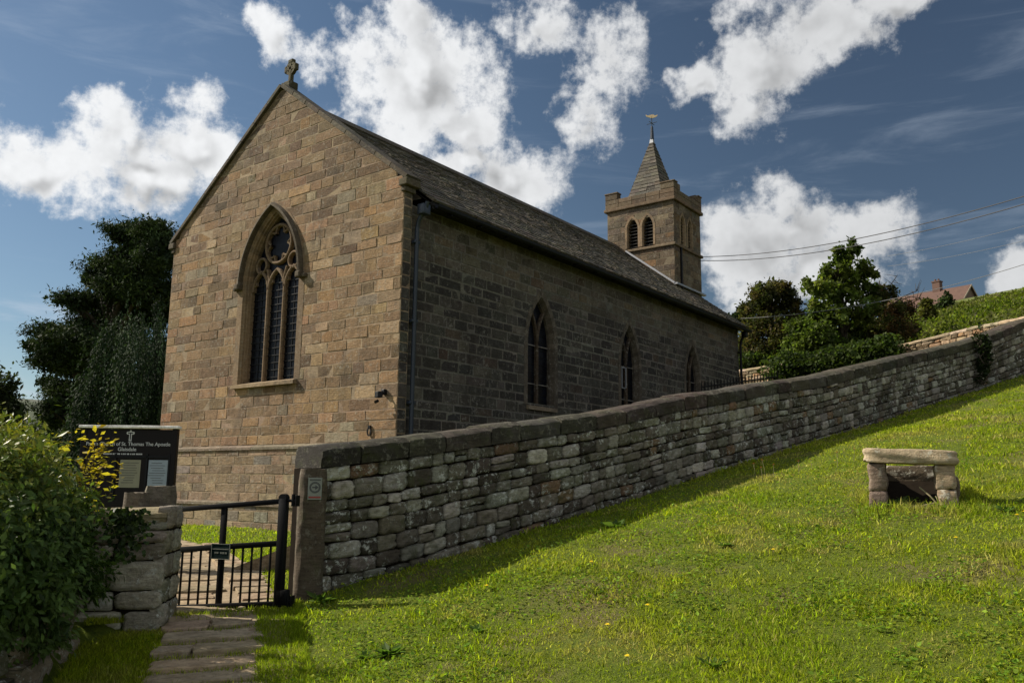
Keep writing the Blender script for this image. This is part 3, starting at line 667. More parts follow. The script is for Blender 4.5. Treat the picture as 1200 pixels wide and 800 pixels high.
def band(mb, z, h, e, c, seg=None):
    X0, X1, Y0, Y1 = TX0-e, TX1+e, TY0-e, TY1+e; tks = .18
    for (p0, p1, ax) in ((V(X0, Y0+tks/2, z), V(X1, Y0+tks/2, z), 0), (V(X0, Y1-tks/2, z), V(X1, Y1-tks/2, z), 0), (V(X0+tks/2, Y0+tks, z), V(X0+tks/2, Y1-tks, z), 1), (V(X1-tks/2, Y0+tks, z), V(X1-tks/2, Y1-tks, z), 1)):
        hh_ = (abs(p1-p0)/2)[ax]; mb.box((p0+p1)/2, (hh_, tks/2, h) if ax == 0 else (tks/2, hh_, h), col=jit(c, .1), bev=.025)
band(a_, 9.0, .05, .075, (.20, .15, .10)); a_.build('string_course', M['dressed'], tow)
pp = MB(); band(pp, 10.60, .06, .10, (.15, .11, .075))
PAR = [(4, (.135, .102, .070)), (2, (.118, .092, .066)), (2, (.155, .115, .078))]
def wallpiece(mb, x0, x1, y0, y1, z0, z1):
    ax = 0 if x1-x0 > y1-y0 else 1; L_ = max(x1-x0, y1-y0); n = max(1, int(L_/.5)); m_ = max(1, round((z1-z0)/.2))
    for i in range(n):
        for j in range(m_):
            za_, zb_ = z0+(z1-z0)*j/m_, z0+(z1-z0)*(j+1)/m_
            if ax == 0: c0_, h_ = ((x0+L_*(i+.5)/n), (y0+y1)/2, (za_+zb_)/2), (L_/n/2-.004, (y1-y0)/2, (zb_-za_)/2-.003)
            else: c0_, h_ = ((x0+x1)/2, (y0+L_*(i+.5)/n), (za_+zb_)/2), ((x1-x0)/2, L_/n/2-.004, (zb_-za_)/2-.003)
            mb.box(c0_, h_, col=pick(PAR), bev=.012)
E_ = .06; X0, X1, Y0, Y1 = TX0-E_, TX1+E_, TY0-E_, TY1+E_; tk = .26
wallpiece(pp, X0, X1, Y0, Y0+tk, 10.66, 10.98); wallpiece(pp, X0, X1, Y1-tk, Y1, 10.66, 10.98)
wallpiece(pp, X0, X0+tk, Y0+tk+.003, Y1-tk-.003, 10.66, 10.98); wallpiece(pp, X1-tk, X1, Y0+tk+.003, Y1-tk-.003, 10.66, 10.98)
for x0_, x1_ in ((X0, X0+.50), (X1-.52, X1)):                 # corner merlons, stepped
    for y0_, y1_, sgn in ((Y0, Y0+.50, 1), (Y1-.50, Y1, -1)):
        ym = (y0_, y0_+tk) if sgn > 0 else (y1_-tk, y1_); xm = (x0_, x0_+tk) if x0_ == X0 else (x1_-tk, x1_)
        wallpiece(pp, x0_, x1_, ym[0], ym[1], 10.985, 11.20)
        yb_ = (y0_+tk+.003, y1_) if sgn > 0 else (y0_, y1_-tk-.003); wallpiece(pp, xm[0], xm[1], yb_[0], yb_[1], 10.985, 11.20)
        pp.box(((x0_+x1_)/2, sum(ym)/2, 11.225), ((x1_-x0_)/2+.02, tk/2+.02, .025), col=(.14, .105, .07), bev=.012)
pp.poly([V(X0+.1, Y0+.1, 10.7), V(X1-.1, Y0+.1, 10.7), V(X1-.1, Y1-.1, 10.7), V(X0+.1, Y1-.1, 10.7)], (.1, .1, .1))
pp.build('parapet', M['dressed'], tow)
for key, mp in (('L', fL), ('R', fR)):
    for uc, a in BW[key]:
        s_ = MB(); ring(s_, mp, uc, a, 9.10, 9.80, 10.18, [(.078, -.02), (.078, .015), (.0, .015), (-.03, -.05), (-.03, -.30)], None, 8, segcol=[(.25, .185, .12), (.22, .16, .10), (.27, .20, .13)])
        bo = s_.build('belfry_opening', M['dressed'], tow)
        l_ = MB(); z = 9.14
        l_.poly([mp(uc-a, 9.08, -.29), mp(uc+a, 9.08, -.29), mp(uc+a, 10.1, -.29), mp(uc-a, 10.1, -.29)][::-1], (.01, .01, .01))
        while z < 10.1:
            hw = arch_hw(z+.04, a-.03, 9.80, 10.14)
            if hw > .03: l_.add([mp(uc-hw, z, -.06), mp(uc+hw, z, -.06), mp(uc+hw, z+.10, -.25), mp(uc-hw, z+.10, -.25), mp(uc-hw, z-.015, -.065), mp(uc+hw, z-.015, -.065), mp(uc+hw, z+.08, -.25), mp(uc-hw, z+.08, -.25)], [(0, 1, 2, 3), (4, 7, 6, 5), (0, 4, 5, 1)], (.05, .048, .045))
            z += .115
        l_.build('louvres', M['slate'], bo)
# spire of stone courses
sp = MB(); sc_ = V(-2.80, 15.55, 0); zb0, zt0, hw0 = 10.72, 13.32, .72; n = 19
for i in range(n):
    z0_, z1_ = zb0+(zt0-zb0)*i/n, zb0+(zt0-zb0)*(i+1)/n; a0, a1 = hw0*(1-i/n)+.045, hw0*(1-(i+1)/n)+.045
    for fc in range(4):
        ca, sa = [(1, 0), (0, 1), (-1, 0), (0, -1)][fc]; rot = lambda x, y: (x*ca-y*sa, x*sa+y*ca)
        m_ = max(1, int(a0*2/.26)); off = random.random()*.3
        xs = [-1]+sorted(min(.96, max(-.96, -1+2*(j+off+random.uniform(-.12, .12))/m_)) for j in range(1, m_))+[1]
        for j in range(len(xs)-1):
            if xs[j+1]-xs[j] < .02: continue
            pr = random.uniform(.012, .028); P_ = []
            for (x, aa, zz, dd) in ((xs[j], a0, z0_, pr), (xs[j+1], a0, z0_, pr), (xs[j+1], a1, z1_, .004), (xs[j], a1, z1_, .004), (xs[j], a0, z0_, -.03), (xs[j+1], a0, z0_, -.03)):
                rx, ry = rot(x*(aa+max(0, dd)*.5), -(aa+dd)); P_.append(sc_+V(rx, ry, zz))
            sp.add(P_, [(0, 1, 2, 3), (4, 5, 1, 0)], jit(random.choice([(.092, .086, .075), (.108, .100, .086), (.076, .072, .064), (.125, .114, .095)]), .14))
spo = sp.build('spire', M['slate'], tow)
a_ = MB(); a_.add([sc_+V(x*.085, y*.085, 13.20) for x, y in ((-1, -1), (1, -1), (1, 1), (-1, 1))]+[sc_+V(x*.05, y*.05, 13.42) for x, y in ((-1, -1), (1, -1), (1, 1), (-1, 1))], [(0, 1, 5, 4), (1, 2, 6, 5), (2, 3, 7, 6), (3, 0, 4, 7), (4, 5, 6, 7)])
a_.build('spire_cap', M['lead'], tow)
a_ = MB(); a_.tube([sc_+V(0, 0, 13.40), sc_+V(0, 0, 13.50), sc_+V(0, 0, 13.86), sc_+V(0, 0, 13.92)], [.075, .07, .05, .03], k=8); a_.tube([sc_+V(0, 0, 13.9), sc_+V(0, 0, 14.28)], .016, k=6)
for d in (V(1, 0, 0), V(0, 1, 0)): a_.tube([sc_+V(0, 0, 14.03)-d*.20, sc_+V(0, 0, 14.03)+d*.20], .012, k=5)
a_.build('finial', M['pipe'], tow)
a_ = MB(); vd = nrm(V(.8, .6, 0)); vn = V(-.6, .8, 0); o0 = sc_+V(0, 0, 14.26)
fish = [(-.20, .03), (-.12, .0), (0, -.035), (.13, .0), (.20, .05), (.22, .10), (.12, .075), (.05, .11), (-.06, .09), (-.14, .06), (-.22, .10)]
top = [o0+vd*x+V(0, 0, z)+vn*.012 for x, z in fish]; bot = [o0+vd*x+V(0, 0, z)-vn*.012 for x, z in fish]; nn_ = len(fish)
a_.add(top+bot, [tuple(range(nn_)), tuple(range(2*nn_-1, nn_-1, -1))]+[(i, nn_+i, nn_+(i+1) % nn_, (i+1) % nn_) for i in range(nn_)]); a_.build('weather_vane', M['gold'], tow)
a_ = MB(); a_.tube([V(TX1+.05, TY0+.42, 8.95), V(TX1+.05, TY0+.42, 7.3)], .035); a_.build('rainwater_pipe', M['black'], tow)
a_ = MB(); a_.box((-2.4, TY0-.06, rz(-2.4)+.10), (1.15, .05, .03), [nrm(V(1, 0, -.749)), V(0, 1, 0), nrm(V(.749, 0, 1))]); a_.box((TX1+.07, (TY0+TY1)/2, rz(TX1)+.06), (.06, (TY1-TY0)/2+.1, .03)); a_.build('flashing', M['lead'], church)

# ------------------------------------------------------------------ rough walling
def rstone(mb, quad, nv_, depth, bulge, col, nu=7, nz=6, rough=.009, rnd=.30):
    """one rubble stone: quad = bl, br, tr, tl on the wall face, rounded and lumpy"""
    bl, br, tr_, tl_ = [np.asarray(a, float) for a in quad]; ph = rng.uniform(0, 6.28, 6); fr = rng.uniform(1.5, 3.5, 4); vs = []
    for j in range(nz):
        for i in range(nu):
            a, b = -1+2*i/(nu-1), -1+2*j/(nz-1)
            kx = 1-rnd*.14*abs(b)**8; kz = 1-rnd*.24*abs(a)**9
            s_, t_ = (a*kx+1)/2, (b*kz+1)/2
            p_ = (bl*(1-s_)+br*s_)*(1-t_)+(tl_*(1-s_)+tr_*s_)*t_
            d = bulge*(1-abs(a)**10)*(1-abs(b)**8)+rough*(math.sin(fr[0]*a*2+ph[0])*math.cos(fr[1]*b*2+ph[1])+.6*math.sin(fr[2]*4*a+ph[2]+fr[3]*3*b))+rng.normal(0, rough*.55)
            vs.append(p_+nv_*d)
    e = [j*nu for j in range(nz)]
    edge = list(range(nu))+[j*nu+nu-1 for j in range(1, nz)]+[(nz-1)*nu+i for i in range(nu-2, -1, -1)]+[j*nu for j in range(nz-2, 0, -1)]
    fs = [(j*nu+i, j*nu+i+1, (j+1)*nu+i+1, (j+1)*nu+i) for j in range(nz-1) for i in range(nu-1)]
    b0 = len(vs); vs += [vs[k_]-nv_*depth for k_ in edge]; m_ = len(edge)
    fs += [(edge[k_], b0+k_, b0+(k_+1) % m_, edge[(k_+1) % m_]) for k_ in range(m_)]
    mb.add(vs, fs, col)
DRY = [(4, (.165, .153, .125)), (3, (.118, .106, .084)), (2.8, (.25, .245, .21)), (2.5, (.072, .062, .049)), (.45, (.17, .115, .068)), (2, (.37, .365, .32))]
def drywall(name, top, base, thick, cope_h, pal, label, course=.132, ll=(.14, .40), cope_l=(.42, .72), flip=False, copes=True, backcol=(.035, .031, .025), under=.2, cat='wall', mats=('dry', 'cope'), seed=1, cope_col=(.054, .047, .037)):
    random.seed(seed)
    T = np.array(top, float); Bs = np.array(base, float)
    s_ = np.r_[0, np.cumsum(np.hypot(*np.diff(T[:, :2], axis=0).T))]; L_ = s_[-1]
    sb = np.array([np.interp(0, [0], [0])]*len(Bs)); 
    # base height as a function of the plan position along the wall
    def plan(s): return V(np.interp(s, s_, T[:, 0]), np.interp(s, s_, T[:, 1]), 0)
    sB = []
    for b in Bs:
        ss = np.linspace(0, L_, 400); pp_ = np.stack([np.interp(ss, s_, T[:, 0]), np.interp(ss, s_, T[:, 1])], 1); sB.append(ss[np.argmin(np.hypot(pp_[:, 0]-b[0], pp_[:, 1]-b[1]))])
    o_ = np.argsort(sB); sB = np.array(sB)[o_]; zB = Bs[o_, 2]
    zt = lambda s: float(np.interp(s, s_, T[:, 2])); zb = lambda s: float(np.interp(s, sB, zB))-under
    def fn(s): 
        d = nrm(plan(min(s+.3, L_))-plan(max(s-.3, 0))); return V(d[1], -d[0], 0)*(-1 if flip else 1)
    P = lambda s, v: plan(s)+V(0, 0, zb(s)+(zt(s)-cope_h-zb(s))*v)
    root = thing(name, plan(L_*.5)+V(0, 0, zb(L_*.5)), label, cat)
    mb = MB(); bk = MB(); n = int(L_/.5)+1; ss = np.linspace(0, L_, n)
    for i in range(n-1):                                        # hearting behind the face
        a0, a1 = ss[i], ss[i+1]; n0, n1 = fn(a0), fn(a1); q_ = []
        f = [P(a0, 0)-n0*.05, P(a1, 0)-n1*.05, P(a1, 1)-n1*.05, P(a0, 1)-n0*.05]; r_ = [P(a0, 0)-n0*thick, P(a1, 0)-n1*thick, P(a1, 1)-n1*thick, P(a0, 1)-n0*thick]
        fs = [(0, 1, 2, 3), (5, 4, 7, 6), (3, 2, 6, 7)]
        if i == 0: fs.append((0, 3, 7, 4))
        if i == n-2: fs.append((1, 5, 6, 2))
        bk.add(f+r_, fs, backcol)
    hm = zt(L_/2)-cope_h-zb(L_/2); nc = max(2, round(hm/course)); cum = np.cumsum([0]+[random.uniform(.75, 1.3) for _ in range(nc)]); cum /= cum[-1]
    for j in range(nc):
        s = 0.; 
        while s < L_-.02:
            l_ = random.uniform(*ll)*(1.25 if j < 2 else 1)*(1-.35*s/L_); e = min(s+l_, L_); e = L_ if L_-e < .12 else e
            v0, v1 = cum[j], cum[j+1]; hgt = (v1-v0)*hm
            parts = [(v0, v1)] if random.random() > .07 or hgt < .12 else [(v0, (v0*.5+v1*.5)), ((v0*.5+v1*.5), v1)]
            for (va, vb) in parts:
                g_ = .006/hm; w0 = lambda: random.gauss(0, .012/hm); gx_ = random.uniform(.004, .012)
                va_, vb_ = va+g_, vb-g_
                rstone(mb, [P(s+gx_, va_+w0()*.6), P(e-gx_, va_+w0()*.6), P(e-gx_*random.uniform(.5, 2.), vb_+w0()*.6), P(s+gx_*random.uniform(.5, 2.), vb_+w0()*.6)], fn((s+e)/2), .14, random.uniform(.003, .024), pick(pal), nu=11 if e-s > .3 else 8, nz=7, rnd=random.uniform(.2, .8))
            s = e
    bo = bk.build('wall_core', M['soil'], root); mb.build('facing_stones', M[mats[0]], root, smooth=True)
    if copes:
        s = 0.
        while s < L_-.05:
            e = min(s+random.uniform(*cope_l), L_); e = L_ if L_-e < .3 else e
            cm = MB(); ca, cb = P(s+.011, 1)+V(0, 0, .004), P(e-.011, 1)+V(0, 0, .004); ta, tb = V(ca[0], ca[1], zt(s)), V(cb[0], cb[1], zt(e))
            nf = fn((s+e)/2); dz = random.gauss(0, .006); col = jit(cope_col, .28)
            ov = random.uniform(.015, .04); nu, npf = 9, 14; vs = []
            th_ = np.linspace(0, 1, npf); ph = rng.uniform(0, 6.28, 4); ends = nrm(cb-ca)
            for i in range(nu):
                a = i/(nu-1); c_ = ca*(1-a)+cb*a; t2 = (ta*(1-a)+tb*a)[2]+dz-c_[2]; sh_ = 1-.03*abs(2*a-1)**16
                # half section: front face, rounded shoulder, top, back
                sec = [(ov, 0), (ov+.004, t2*.35), (ov+.003, t2-.12), (ov, t2-.058), (ov-.012, t2-.046), (ov-.10, t2-.004), (-.15, t2), (-thick+.03, t2*.99), (-thick-.01, t2*.85), (-thick-.02, t2*.3), (-thick-.02, 0)]
                for k_, (dd, zz) in enumerate(sec):
                    wob = .010*math.sin(3.1*a*2+ph[0]+k_*.7)+.007*math.sin(9*a+ph[1]+k_*1.3)+rng.normal(0, .003)
                    vs.append(c_+nf*(dd*sh_+wob)+V(0, 0, zz*sh_+(wob*.15 if k_ not in (0, 10) else 0)))
            m_ = 11; fs = [(i*m_+k_, (i+1)*m_+k_, (i+1)*m_+k_+1, i*m_+k_+1) for i in range(nu-1) for k_ in range(m_-1)]
            fs += [tuple(range(m_))[::-1], tuple((nu-1)*m_+k_ for k_ in range(m_))]+[((i+1)*m_, i*m_, i*m_+m_-1, (i+1)*m_+m_-1) for i in range(nu-1)]
            cm.add(vs, fs, col); smooth_by_angle(cm.build('coping_stone', M[mats[1]], root), 22); s = e
    return root
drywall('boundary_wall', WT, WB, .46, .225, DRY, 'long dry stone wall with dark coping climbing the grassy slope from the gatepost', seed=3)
# farther wall, turned to the sun
fwt = [(-9, 22.3, 5.35), (-2.09, 21.9, 5.62), (-.54, 21.76, 5.72), (1.5, 21.4, 5.80), tuple(at(1052, 404, 29.8)), tuple(at(1094, 393, 28.9)), tuple(at(1149, 380, 27.4)), tuple(at(1200, 370, 26)), (10.2, 18.0, 6.55)]
fwb = [(a[0], a[1], b) for a, b in zip(fwt, (3.0, 3.5, 3.6, 3.7, 3.7, 3.8, 3.9, 4.0, 4.4))]
FP = [(3, (.36, .28, .185)), (3, (.31, .235, .155)), (2, (.40, .33, .235)), (1, (.24, .17, .11)), (1, (.36, .22, .13))]
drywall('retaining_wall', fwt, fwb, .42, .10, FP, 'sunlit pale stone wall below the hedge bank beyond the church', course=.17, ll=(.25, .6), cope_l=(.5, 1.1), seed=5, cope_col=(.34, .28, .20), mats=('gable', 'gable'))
# wall end left of the gate
PT = [(2.97, -7.56, .70), (3.44, -7.08, .72), (3.88, -6.64, .74)]; PB = [(2.97, -7.56, -.30), (3.44, -7.08, -.30), (3.88, -6.64, -.30)]
pier = drywall('wall_end', PT, PB, .50, .09, [(3, (.30, .28, .235)), (2, (.23, .21, .17)), (2, (.38, .36, .31))], 'short grey stone wall end with flat cap left of the gate, half under the bush', course=.185, ll=(.26, .48), cope_l=(.62, .66), seed=9, cope_col=(.24, .20, .14))
a_ = MB(); fdir = nrm(V(3.53-3.93, -6.28+6.60, 0)); sidn = nrm(V(fdir[1]*-1, fdir[0], 0))*-1
z = -.45
sidn = nrm(V(.70, .715, 0))
k_ = 0
while z < .60:
    h = .20
    ce = [.0, .27, .5] if k_ % 2 else [.0, .2, .5]
    for i in range(2):
        p0 = V(3.885, -6.635, 0)+V(-.715, .70, 0)*(ce[i]+.01); p1 = V(3.885, -6.635, 0)+V(-.715, .70, 0)*(ce[i+1]-.01)
        rstone(a_, [p0+V(0, 0, z+.008), p1+V(0, 0, z+.008), p1+V(0, 0, z+h-.008), p0+V(0, 0, z+h-.008)], sidn, .10, .012, jit((.32, .30, .25), .2))
    z += h; k_ += 1
a_.build('return_stones', M['dry'], pier, smooth=True)
# low kerb of big stones under the bush
kb = MB(); kp = [V(3.70, -7.22, 0), V(4.12, -7.62, 0), V(4.62, -8.08, 0), V(5.15, -8.60, 0), V(5.7, -9.2, 0)]
kroot = thing('kerb_wall', (4.4, -7.9, -.4), 'low kerb of big worn stones under the bush', 'kerb')
for i in range(4):
    d = nrm(kp[i+1]-kp[i]); nf = V(-d[1], d[0], 0); nf = nf if nf[0] > 0 else -nf
    s0 = MB()
    for (z0, z1, o_) in ((-.62, -.22-.03*i, 0.), (-.22-.03*i, .02-.05*i, -.06)):
        rstone(s0, [kp[i]+d*.015+V(0, 0, z0)+nf*o_, kp[i+1]-d*.015+V(0, 0, z0)+nf*o_, kp[i+1]-d*.02+V(0, 0, z1)+nf*o_, kp[i]+d*.02+V(0, 0, z1)+nf*o_], nf, .3, .05, jit((.20, .165, .12), .15), nu=9, nz=6, rough=.014)
        a0, a1 = kp[i]+d*.03+V(0, 0, z1-.01)+nf*(o_+.02), kp[i+1]-d*.03+V(0, 0, z1-.01)+nf*(o_+.02); s0.poly([a0, a1, a1-nf*.3, a0-nf*.3], (.16, .13, .09))
    s0.build('kerb_stone', M['dry'], kroot, smooth=True)

# ------------------------------------------------------------------ gate, posts
def stone_post(name, ctr, ax, hw, hd, z0, z1, col, label, rot_top=.03, cat='gatepost'):
    a = nrm(ax); b = V(-a[1], a[0], 0); r_ = thing(name, V(ctr[0], ctr[1], z0), label, cat); m_ = MB()
    nz = 14; lev = []
    for i in range(nz):
        z = z0+(z1-z0)*i/(nz-1); k_ = 1-(.10 if i == nz-1 else .02 if i == nz-2 else 0); ringp = []
        for t_ in np.linspace(0, 2*math.pi, 21)[:-1]:
            x, y = math.cos(t_), math.sin(t_); e = 8; rr = (abs(x)**e+abs(y)**e)**(-1/e)
            ringp.append(V(ctr[0], ctr[1], 0)+a*(x*rr*hw*k_+rng.normal(0, .003))+b*(y*rr*hd*k_+rng.normal(0, .003))+V(0, 0, z+(rng.normal(0, .003) if i == nz-1 else 0)))
        lev += ringp
    fs = [(i*20+j, i*20+(j+1) % 20, (i+1)*20+(j+1) % 20, (i+1)*20+j) for i in range(nz-1) for j in range(20)]+[tuple((nz-1)*20+j for j in range(20))]
    m_.add(lev, fs, col); smooth_by_angle(m_.build('shaft', M['cope'], r_), 45); return r_
gpa = nrm(V(.55, .83, 0)); gpc = (at(345, 700, 7.75)+at(379, 697, 7.85))/2; gpn = V(gpa[1], -gpa[0], 0)
gpc = gpc-gpn*.13
gp = stone_post('stone_gatepost', gpc, gpa, .128, .13, -.35, 1.085, (.085, .068, .050), 'tall square stone gatepost with a waymark plate between gate and wall')
pc = V(gpc[0], gpc[1], 0)+gpn*.137; pz = .99; zc = .90
a_ = MB(); a_.box(pc+V(0, 0, zc)+gpa*.005, (.065, .004, .103), [gpa, gpn, V(0, 0, 1)], bev=.002); pk = a_.build('waymark_plate', M['plate'], gp)
a_ = MB(); 
for r_ in (.049, .040):
    th = np.linspace(0, 2*math.pi, 25)[:-1]
    a_.sweep([pc+gpn*.006+V(0, 0, zc+.012+r_*math.sin(t_))+gpa*(.005+r_*math.cos(t_)) for t_ in th], [(-.003, -.001), (.003, -.001), (.003, .001), (-.003, .001)], [(V(0, 0, math.sin(t_))+gpa*math.cos(t_), gpn) for t_ in th], closed=True)
arw = [(-.028, -.006), (.0, -.006), (.0, -.022), (.03, .0), (.0, .022), (.0, .006), (-.028, .006)]
a_.poly([pc+gpn*.0065+gpa*(.008+x)+V(0, 0, zc+.012+y) for x, y in arw])
for q_ in np.linspace(-.045, .045, 9): a_.poly([pc+gpn*.0065+gpa*(q_+.005+x*.004)+V(0, 0, zc+.082+y*.007) for x, y in ((-1, -1), (1, -1), (1, 1), (-1, 1))])
a_.build('waymark_print', M['ink'], pk)
a_ = MB(); a_.poly([pc+gpn*.0065+gpa*(.005+x*.056)+V(0, 0, zc-.080+y*.008) for x, y in ((-1, -1), (1, -1), (1, 1), (-1, 1))]); a_.build('red_line', M['red'], pk)
stone_post('stone_gatepost', at(187, 590, 7.9)*V(1, 1, 0), nrm(V(.8, .6, 0)), .128, .11, -.4, at(187, 569, 7.9)[2], (.15, .13, .105), 'grey round-shouldered stone post behind the wall end, in front of the notice board')
stone_post('stone_block', at(160, 590, 7.6)*V(1, 1, 0), nrm(V(.8, .6, 0)), .09, .11, -.4, at(160, 577, 7.6)[2], (.15, .13, .105), 'small flat stone behind the wall cap next to the bush', cat='stone')
# iron gate
HN, LT = V(4.155, -5.655, 0), V(2.96, -6.03, 0); gd = nrm(LT-HN); gl_ = np.linalg.norm(LT-HN); gn = V(-gd[1], gd[0], 0); gn = gn if gn@(CAM-HN) > 0 else -gn
gate = thing('gate', HN+V(0, 0, -.19), 'black iron pedestrian gate with bars below and an open upper half', 'gate')
G = lambda s, z, d=0: HN+gd*s+V(0, 0, z-.085*s)+gn*d
AX = [gd, gn, V(0, 0, 1)]
def gbar(name, p0, p1, w_, d_, parent=gate, bev=.006):
    b = MB(); d = nrm(p1-p0); u = nrm(np.cross(d, gn)); b.box((p0+p1)/2, (np.linalg.norm(p1-p0)/2, w_/2, d_/2), [d, u, gn], bev=bev); return smooth_by_angle(b.build(name, M['iron'], parent))
b = MB(); b.box(HN+V(0, 0, .33), (.043, .03, .49), AX, bev=.012); b.tube([HN+V(0, 0, .81)-gn*.03, HN+V(0, 0, .81)+gn*.03], .042, k=16); b.box(HN+V(0, 0, -.07)-gd*.04, (.06, .03, .07), AX, bev=.012)
smooth_by_angle(b.build('hanging_stile', M['iron'], gate))
gbar('top_rail', G(.03, .785), G(gl_+.05, .785), .048, .05); gbar('middle_rail', G(.03, .405), G(gl_+.05, .405), .052, .03); gbar('bottom_rail', G(.03, -.135), G(gl_+.05, -.135), .055, .035)
gbar('middle_stile', G(.655, -.12), G(.655, .77), .062, .028)
for s in (.115, .215, .318, .418, .520, .785, .893, 1.00, 1.105, 1.21): gbar('bar', G(s, -.115), G(s, .385), .017, .017, bev=.003)
gbar('latch_stile', G(gl_+.05, -.16), G(gl_+.05, .82), .05, .03)
for z in (.79, -.10):
    b = MB(); b.tube([HN+V(0, 0, z)-gd*.03, HN+V(0, 0, z)-gd*.13], .014); b.tube([HN+V(0, 0, z-.05)-gd*.10, HN+V(0, 0, z+.06)-gd*.10], .018); b.box(HN+V(0, 0, z)-gd*.145, (.008, .03, .05), AX, bev=.003); b.build('hinge', M['iron'], gate)
sc0 = G(.64, .365, .036); b = MB(); b.box(sc0, (.105, .003, .070), AX, bev=.002); gs = b.build('gate_sign', M['green_sign'], gate)
b = MB()
for (dx_, dz_, hx, hz) in ((0, .068, .105, .003), (0, -.068, .105, .003), (.102, 0, .003, .066), (-.102, 0, .003, .066), (0, .022, .09, .004)): b.box(sc0+gd*dx_+V(0, 0, dz_)+gn*.004, (hx, .002, hz), AX)
x = .058
for wd in (.012, .008, .014, -1, .012, .012, .014, .008, .012):      # small worn lettering, two words
    if wd < 0: x -= .016; continue
    b.box(sc0+gd*x+V(0, 0, -.012)+gn*.004, (wd/2, .001, .008), AX); x -= wd+.004
b.build('sign_lettering', M['plate'], gs)

# ------------------------------------------------------------------ notice board
bl_, br_ = at(90, 583, 11.0), at(203.5, 583, 11.0); bz = at(200, 499, 11)[2]; br_ = V(br_[0], br_[1], 0); bl_ = V(bl_[0], bl_[1], 0)
bd = nrm(br_-bl_); bn = V(bd[1], -bd[0], 0); bw = np.linalg.norm(br_-bl_); bc = (bl_+br_)/2
nb = thing('notice_board', bc+V(0, 0, H1(bc[0], bc[1])), 'dark church notice board with white lettering and two pale papers', 'notice board')
BA = [bd, bn, V(0, 0, 1)]
a_ = MB(); a_.box(bc+V(0, 0, bz-.56), (bw/2-.045, .03, .52), BA, bev=.008); bb = a_.build('board_panel', M['board'], nb)
a_ = MB(); a_.box(bc+V(0, 0, bz-.01)+bn*.02, (bw/2+.02, .07, .018), BA, bev=.006); a_.build('cap_strip', M['mortar'], nb)
for s in (-1, 1):
    a_ = MB(); a_.box(bc+bd*s*(bw/2-.035)+V(0, 0, bz/2-.25), (.035, .04, bz/2+.22), BA, bev=.006); a_.build('post', M['board'], nb)
for xc, mt, z0_, z1_, nm_ in ((163-12-90, 'paper_a', 538, 570, 'paper_notice'), (184.5-90, 'paper_b', 537, 570, 'paper_notice')):
    xx = -bw/2+xc/113.5*bw; h_ = .175; zz = bz-.62
    a_ = MB(); a_.box(bc+bd*xx+bn*.035+V(0, 0, zz), (.135, .002, .18), BA); po = a_.build('paper_notice', M[mt], nb)
    a_ = MB()
    for k_ in range(9): a_.box(bc+bd*(xx-random.uniform(0, .03))+bn*.0385+V(0, 0, zz+.14-.032*k_), (random.uniform(.06, .11), .0006, .003), BA)
    a_.build('small_print', M['ink'], po)
a_ = MB(); 
for xx in (-bw/2+43/113.5*bw, -bw/2+80/113.5*bw, bw/2-.08): a_.box(bc+bd*xx+bn*.034+V(0, 0, bz-.66), (.012, .012, .30), BA)
a_.box(bc+bn*.034+V(0, 0, bz-.40), (bw/2-.08, .012, .012), BA); a_.build('glazing_bars', M['black'], nb)
def text(s, size, pos, parent, matn, name, xd, yd, bold=0.0):
    cu = bpy.data.curves.new('lettering', 'FONT'); cu.body = s; cu.size = size; cu.align_x = 'CENTER'; cu.extrude = .0008; cu.offset = bold
    ob = bpy.data.objects.new('lettering', cu); COL.objects.link(ob); bpy.context.view_layer.update()
    me = bpy.data.meshes.new_from_object(ob.evaluated_get(bpy.context.evaluated_depsgraph_get())); bpy.data.objects.remove(ob)
    n_ = len(me.vertices); co = np.empty(n_*3, np.float32); me.vertices.foreach_get('co', co); co = co.reshape(-1, 3)
    zd = np.cross(xd, yd); w_ = pos+co[:, :1]*xd+co[:, 1:2]*yd+co[:, 2:]*zd-LOC[parent.name]
    me.vertices.foreach_set('co', w_.astype(np.float32).ravel()); me.materials.clear(); me.materials.append(M[matn]); me.update()
    o_ = bpy.data.objects.new(name, me); COL.objects.link(o_); o_.parent = parent; LOC[o_.name] = LOC[parent.name]; return o_
zu = V(0, 0, 1); tcx = -bw/2+58/113.5*bw
text('Parish Church of St. Thomas The Apostle', .066, bc+bd*(tcx-.02)+bn*.033+V(0, 0, bz-.255), bb, 'white', 'board_lettering', bd, zu, .0006)
text('Glaisdale', .068, bc+bd*(tcx-.03)+bn*.033+V(0, 0, bz-.325), bb, 'white', 'board_lettering', bd, zu, .0006)
a_ = MB(); x = -.30
while x < .22:
    wd = random.uniform(.008, .016); a_.box(bc+bd*(tcx-.03+x)+bn*.032+V(0, 0, bz-.365), (wd/2, .001, .009), BA); x += wd+random.choice([.004, .004, .004, .014])
a_.build('small_lettering', M['white'], bb)
a_ = MB(); cx0 = bc+bd*(tcx-.0)+bn*.032+V(0, 0, bz-.12)
cr = [(-.018, -.075), (.018, -.075), (.018, .012), (.045, .012), (.055, .03), (.045, .048), (.018, .048), (.0, .075), (-.018, .048), (-.045, .048), (-.055, .03), (-.045, .012), (-.018, .012)]
a_.poly([cx0+bd*x*1.0+V(0, 0, z) for x, z in cr]); em = a_.build('cross_emblem', M['white'], bb)
a_ = MB()
for (x, z, hx, hz) in ((0, -.012, .006, .048), (0, .03, .034, .006)): a_.box(cx0+bn*.002+bd*x+V(0, 0, z), (hx, .001, hz), BA)
a_.build('cross_inlay', M['black'], em)

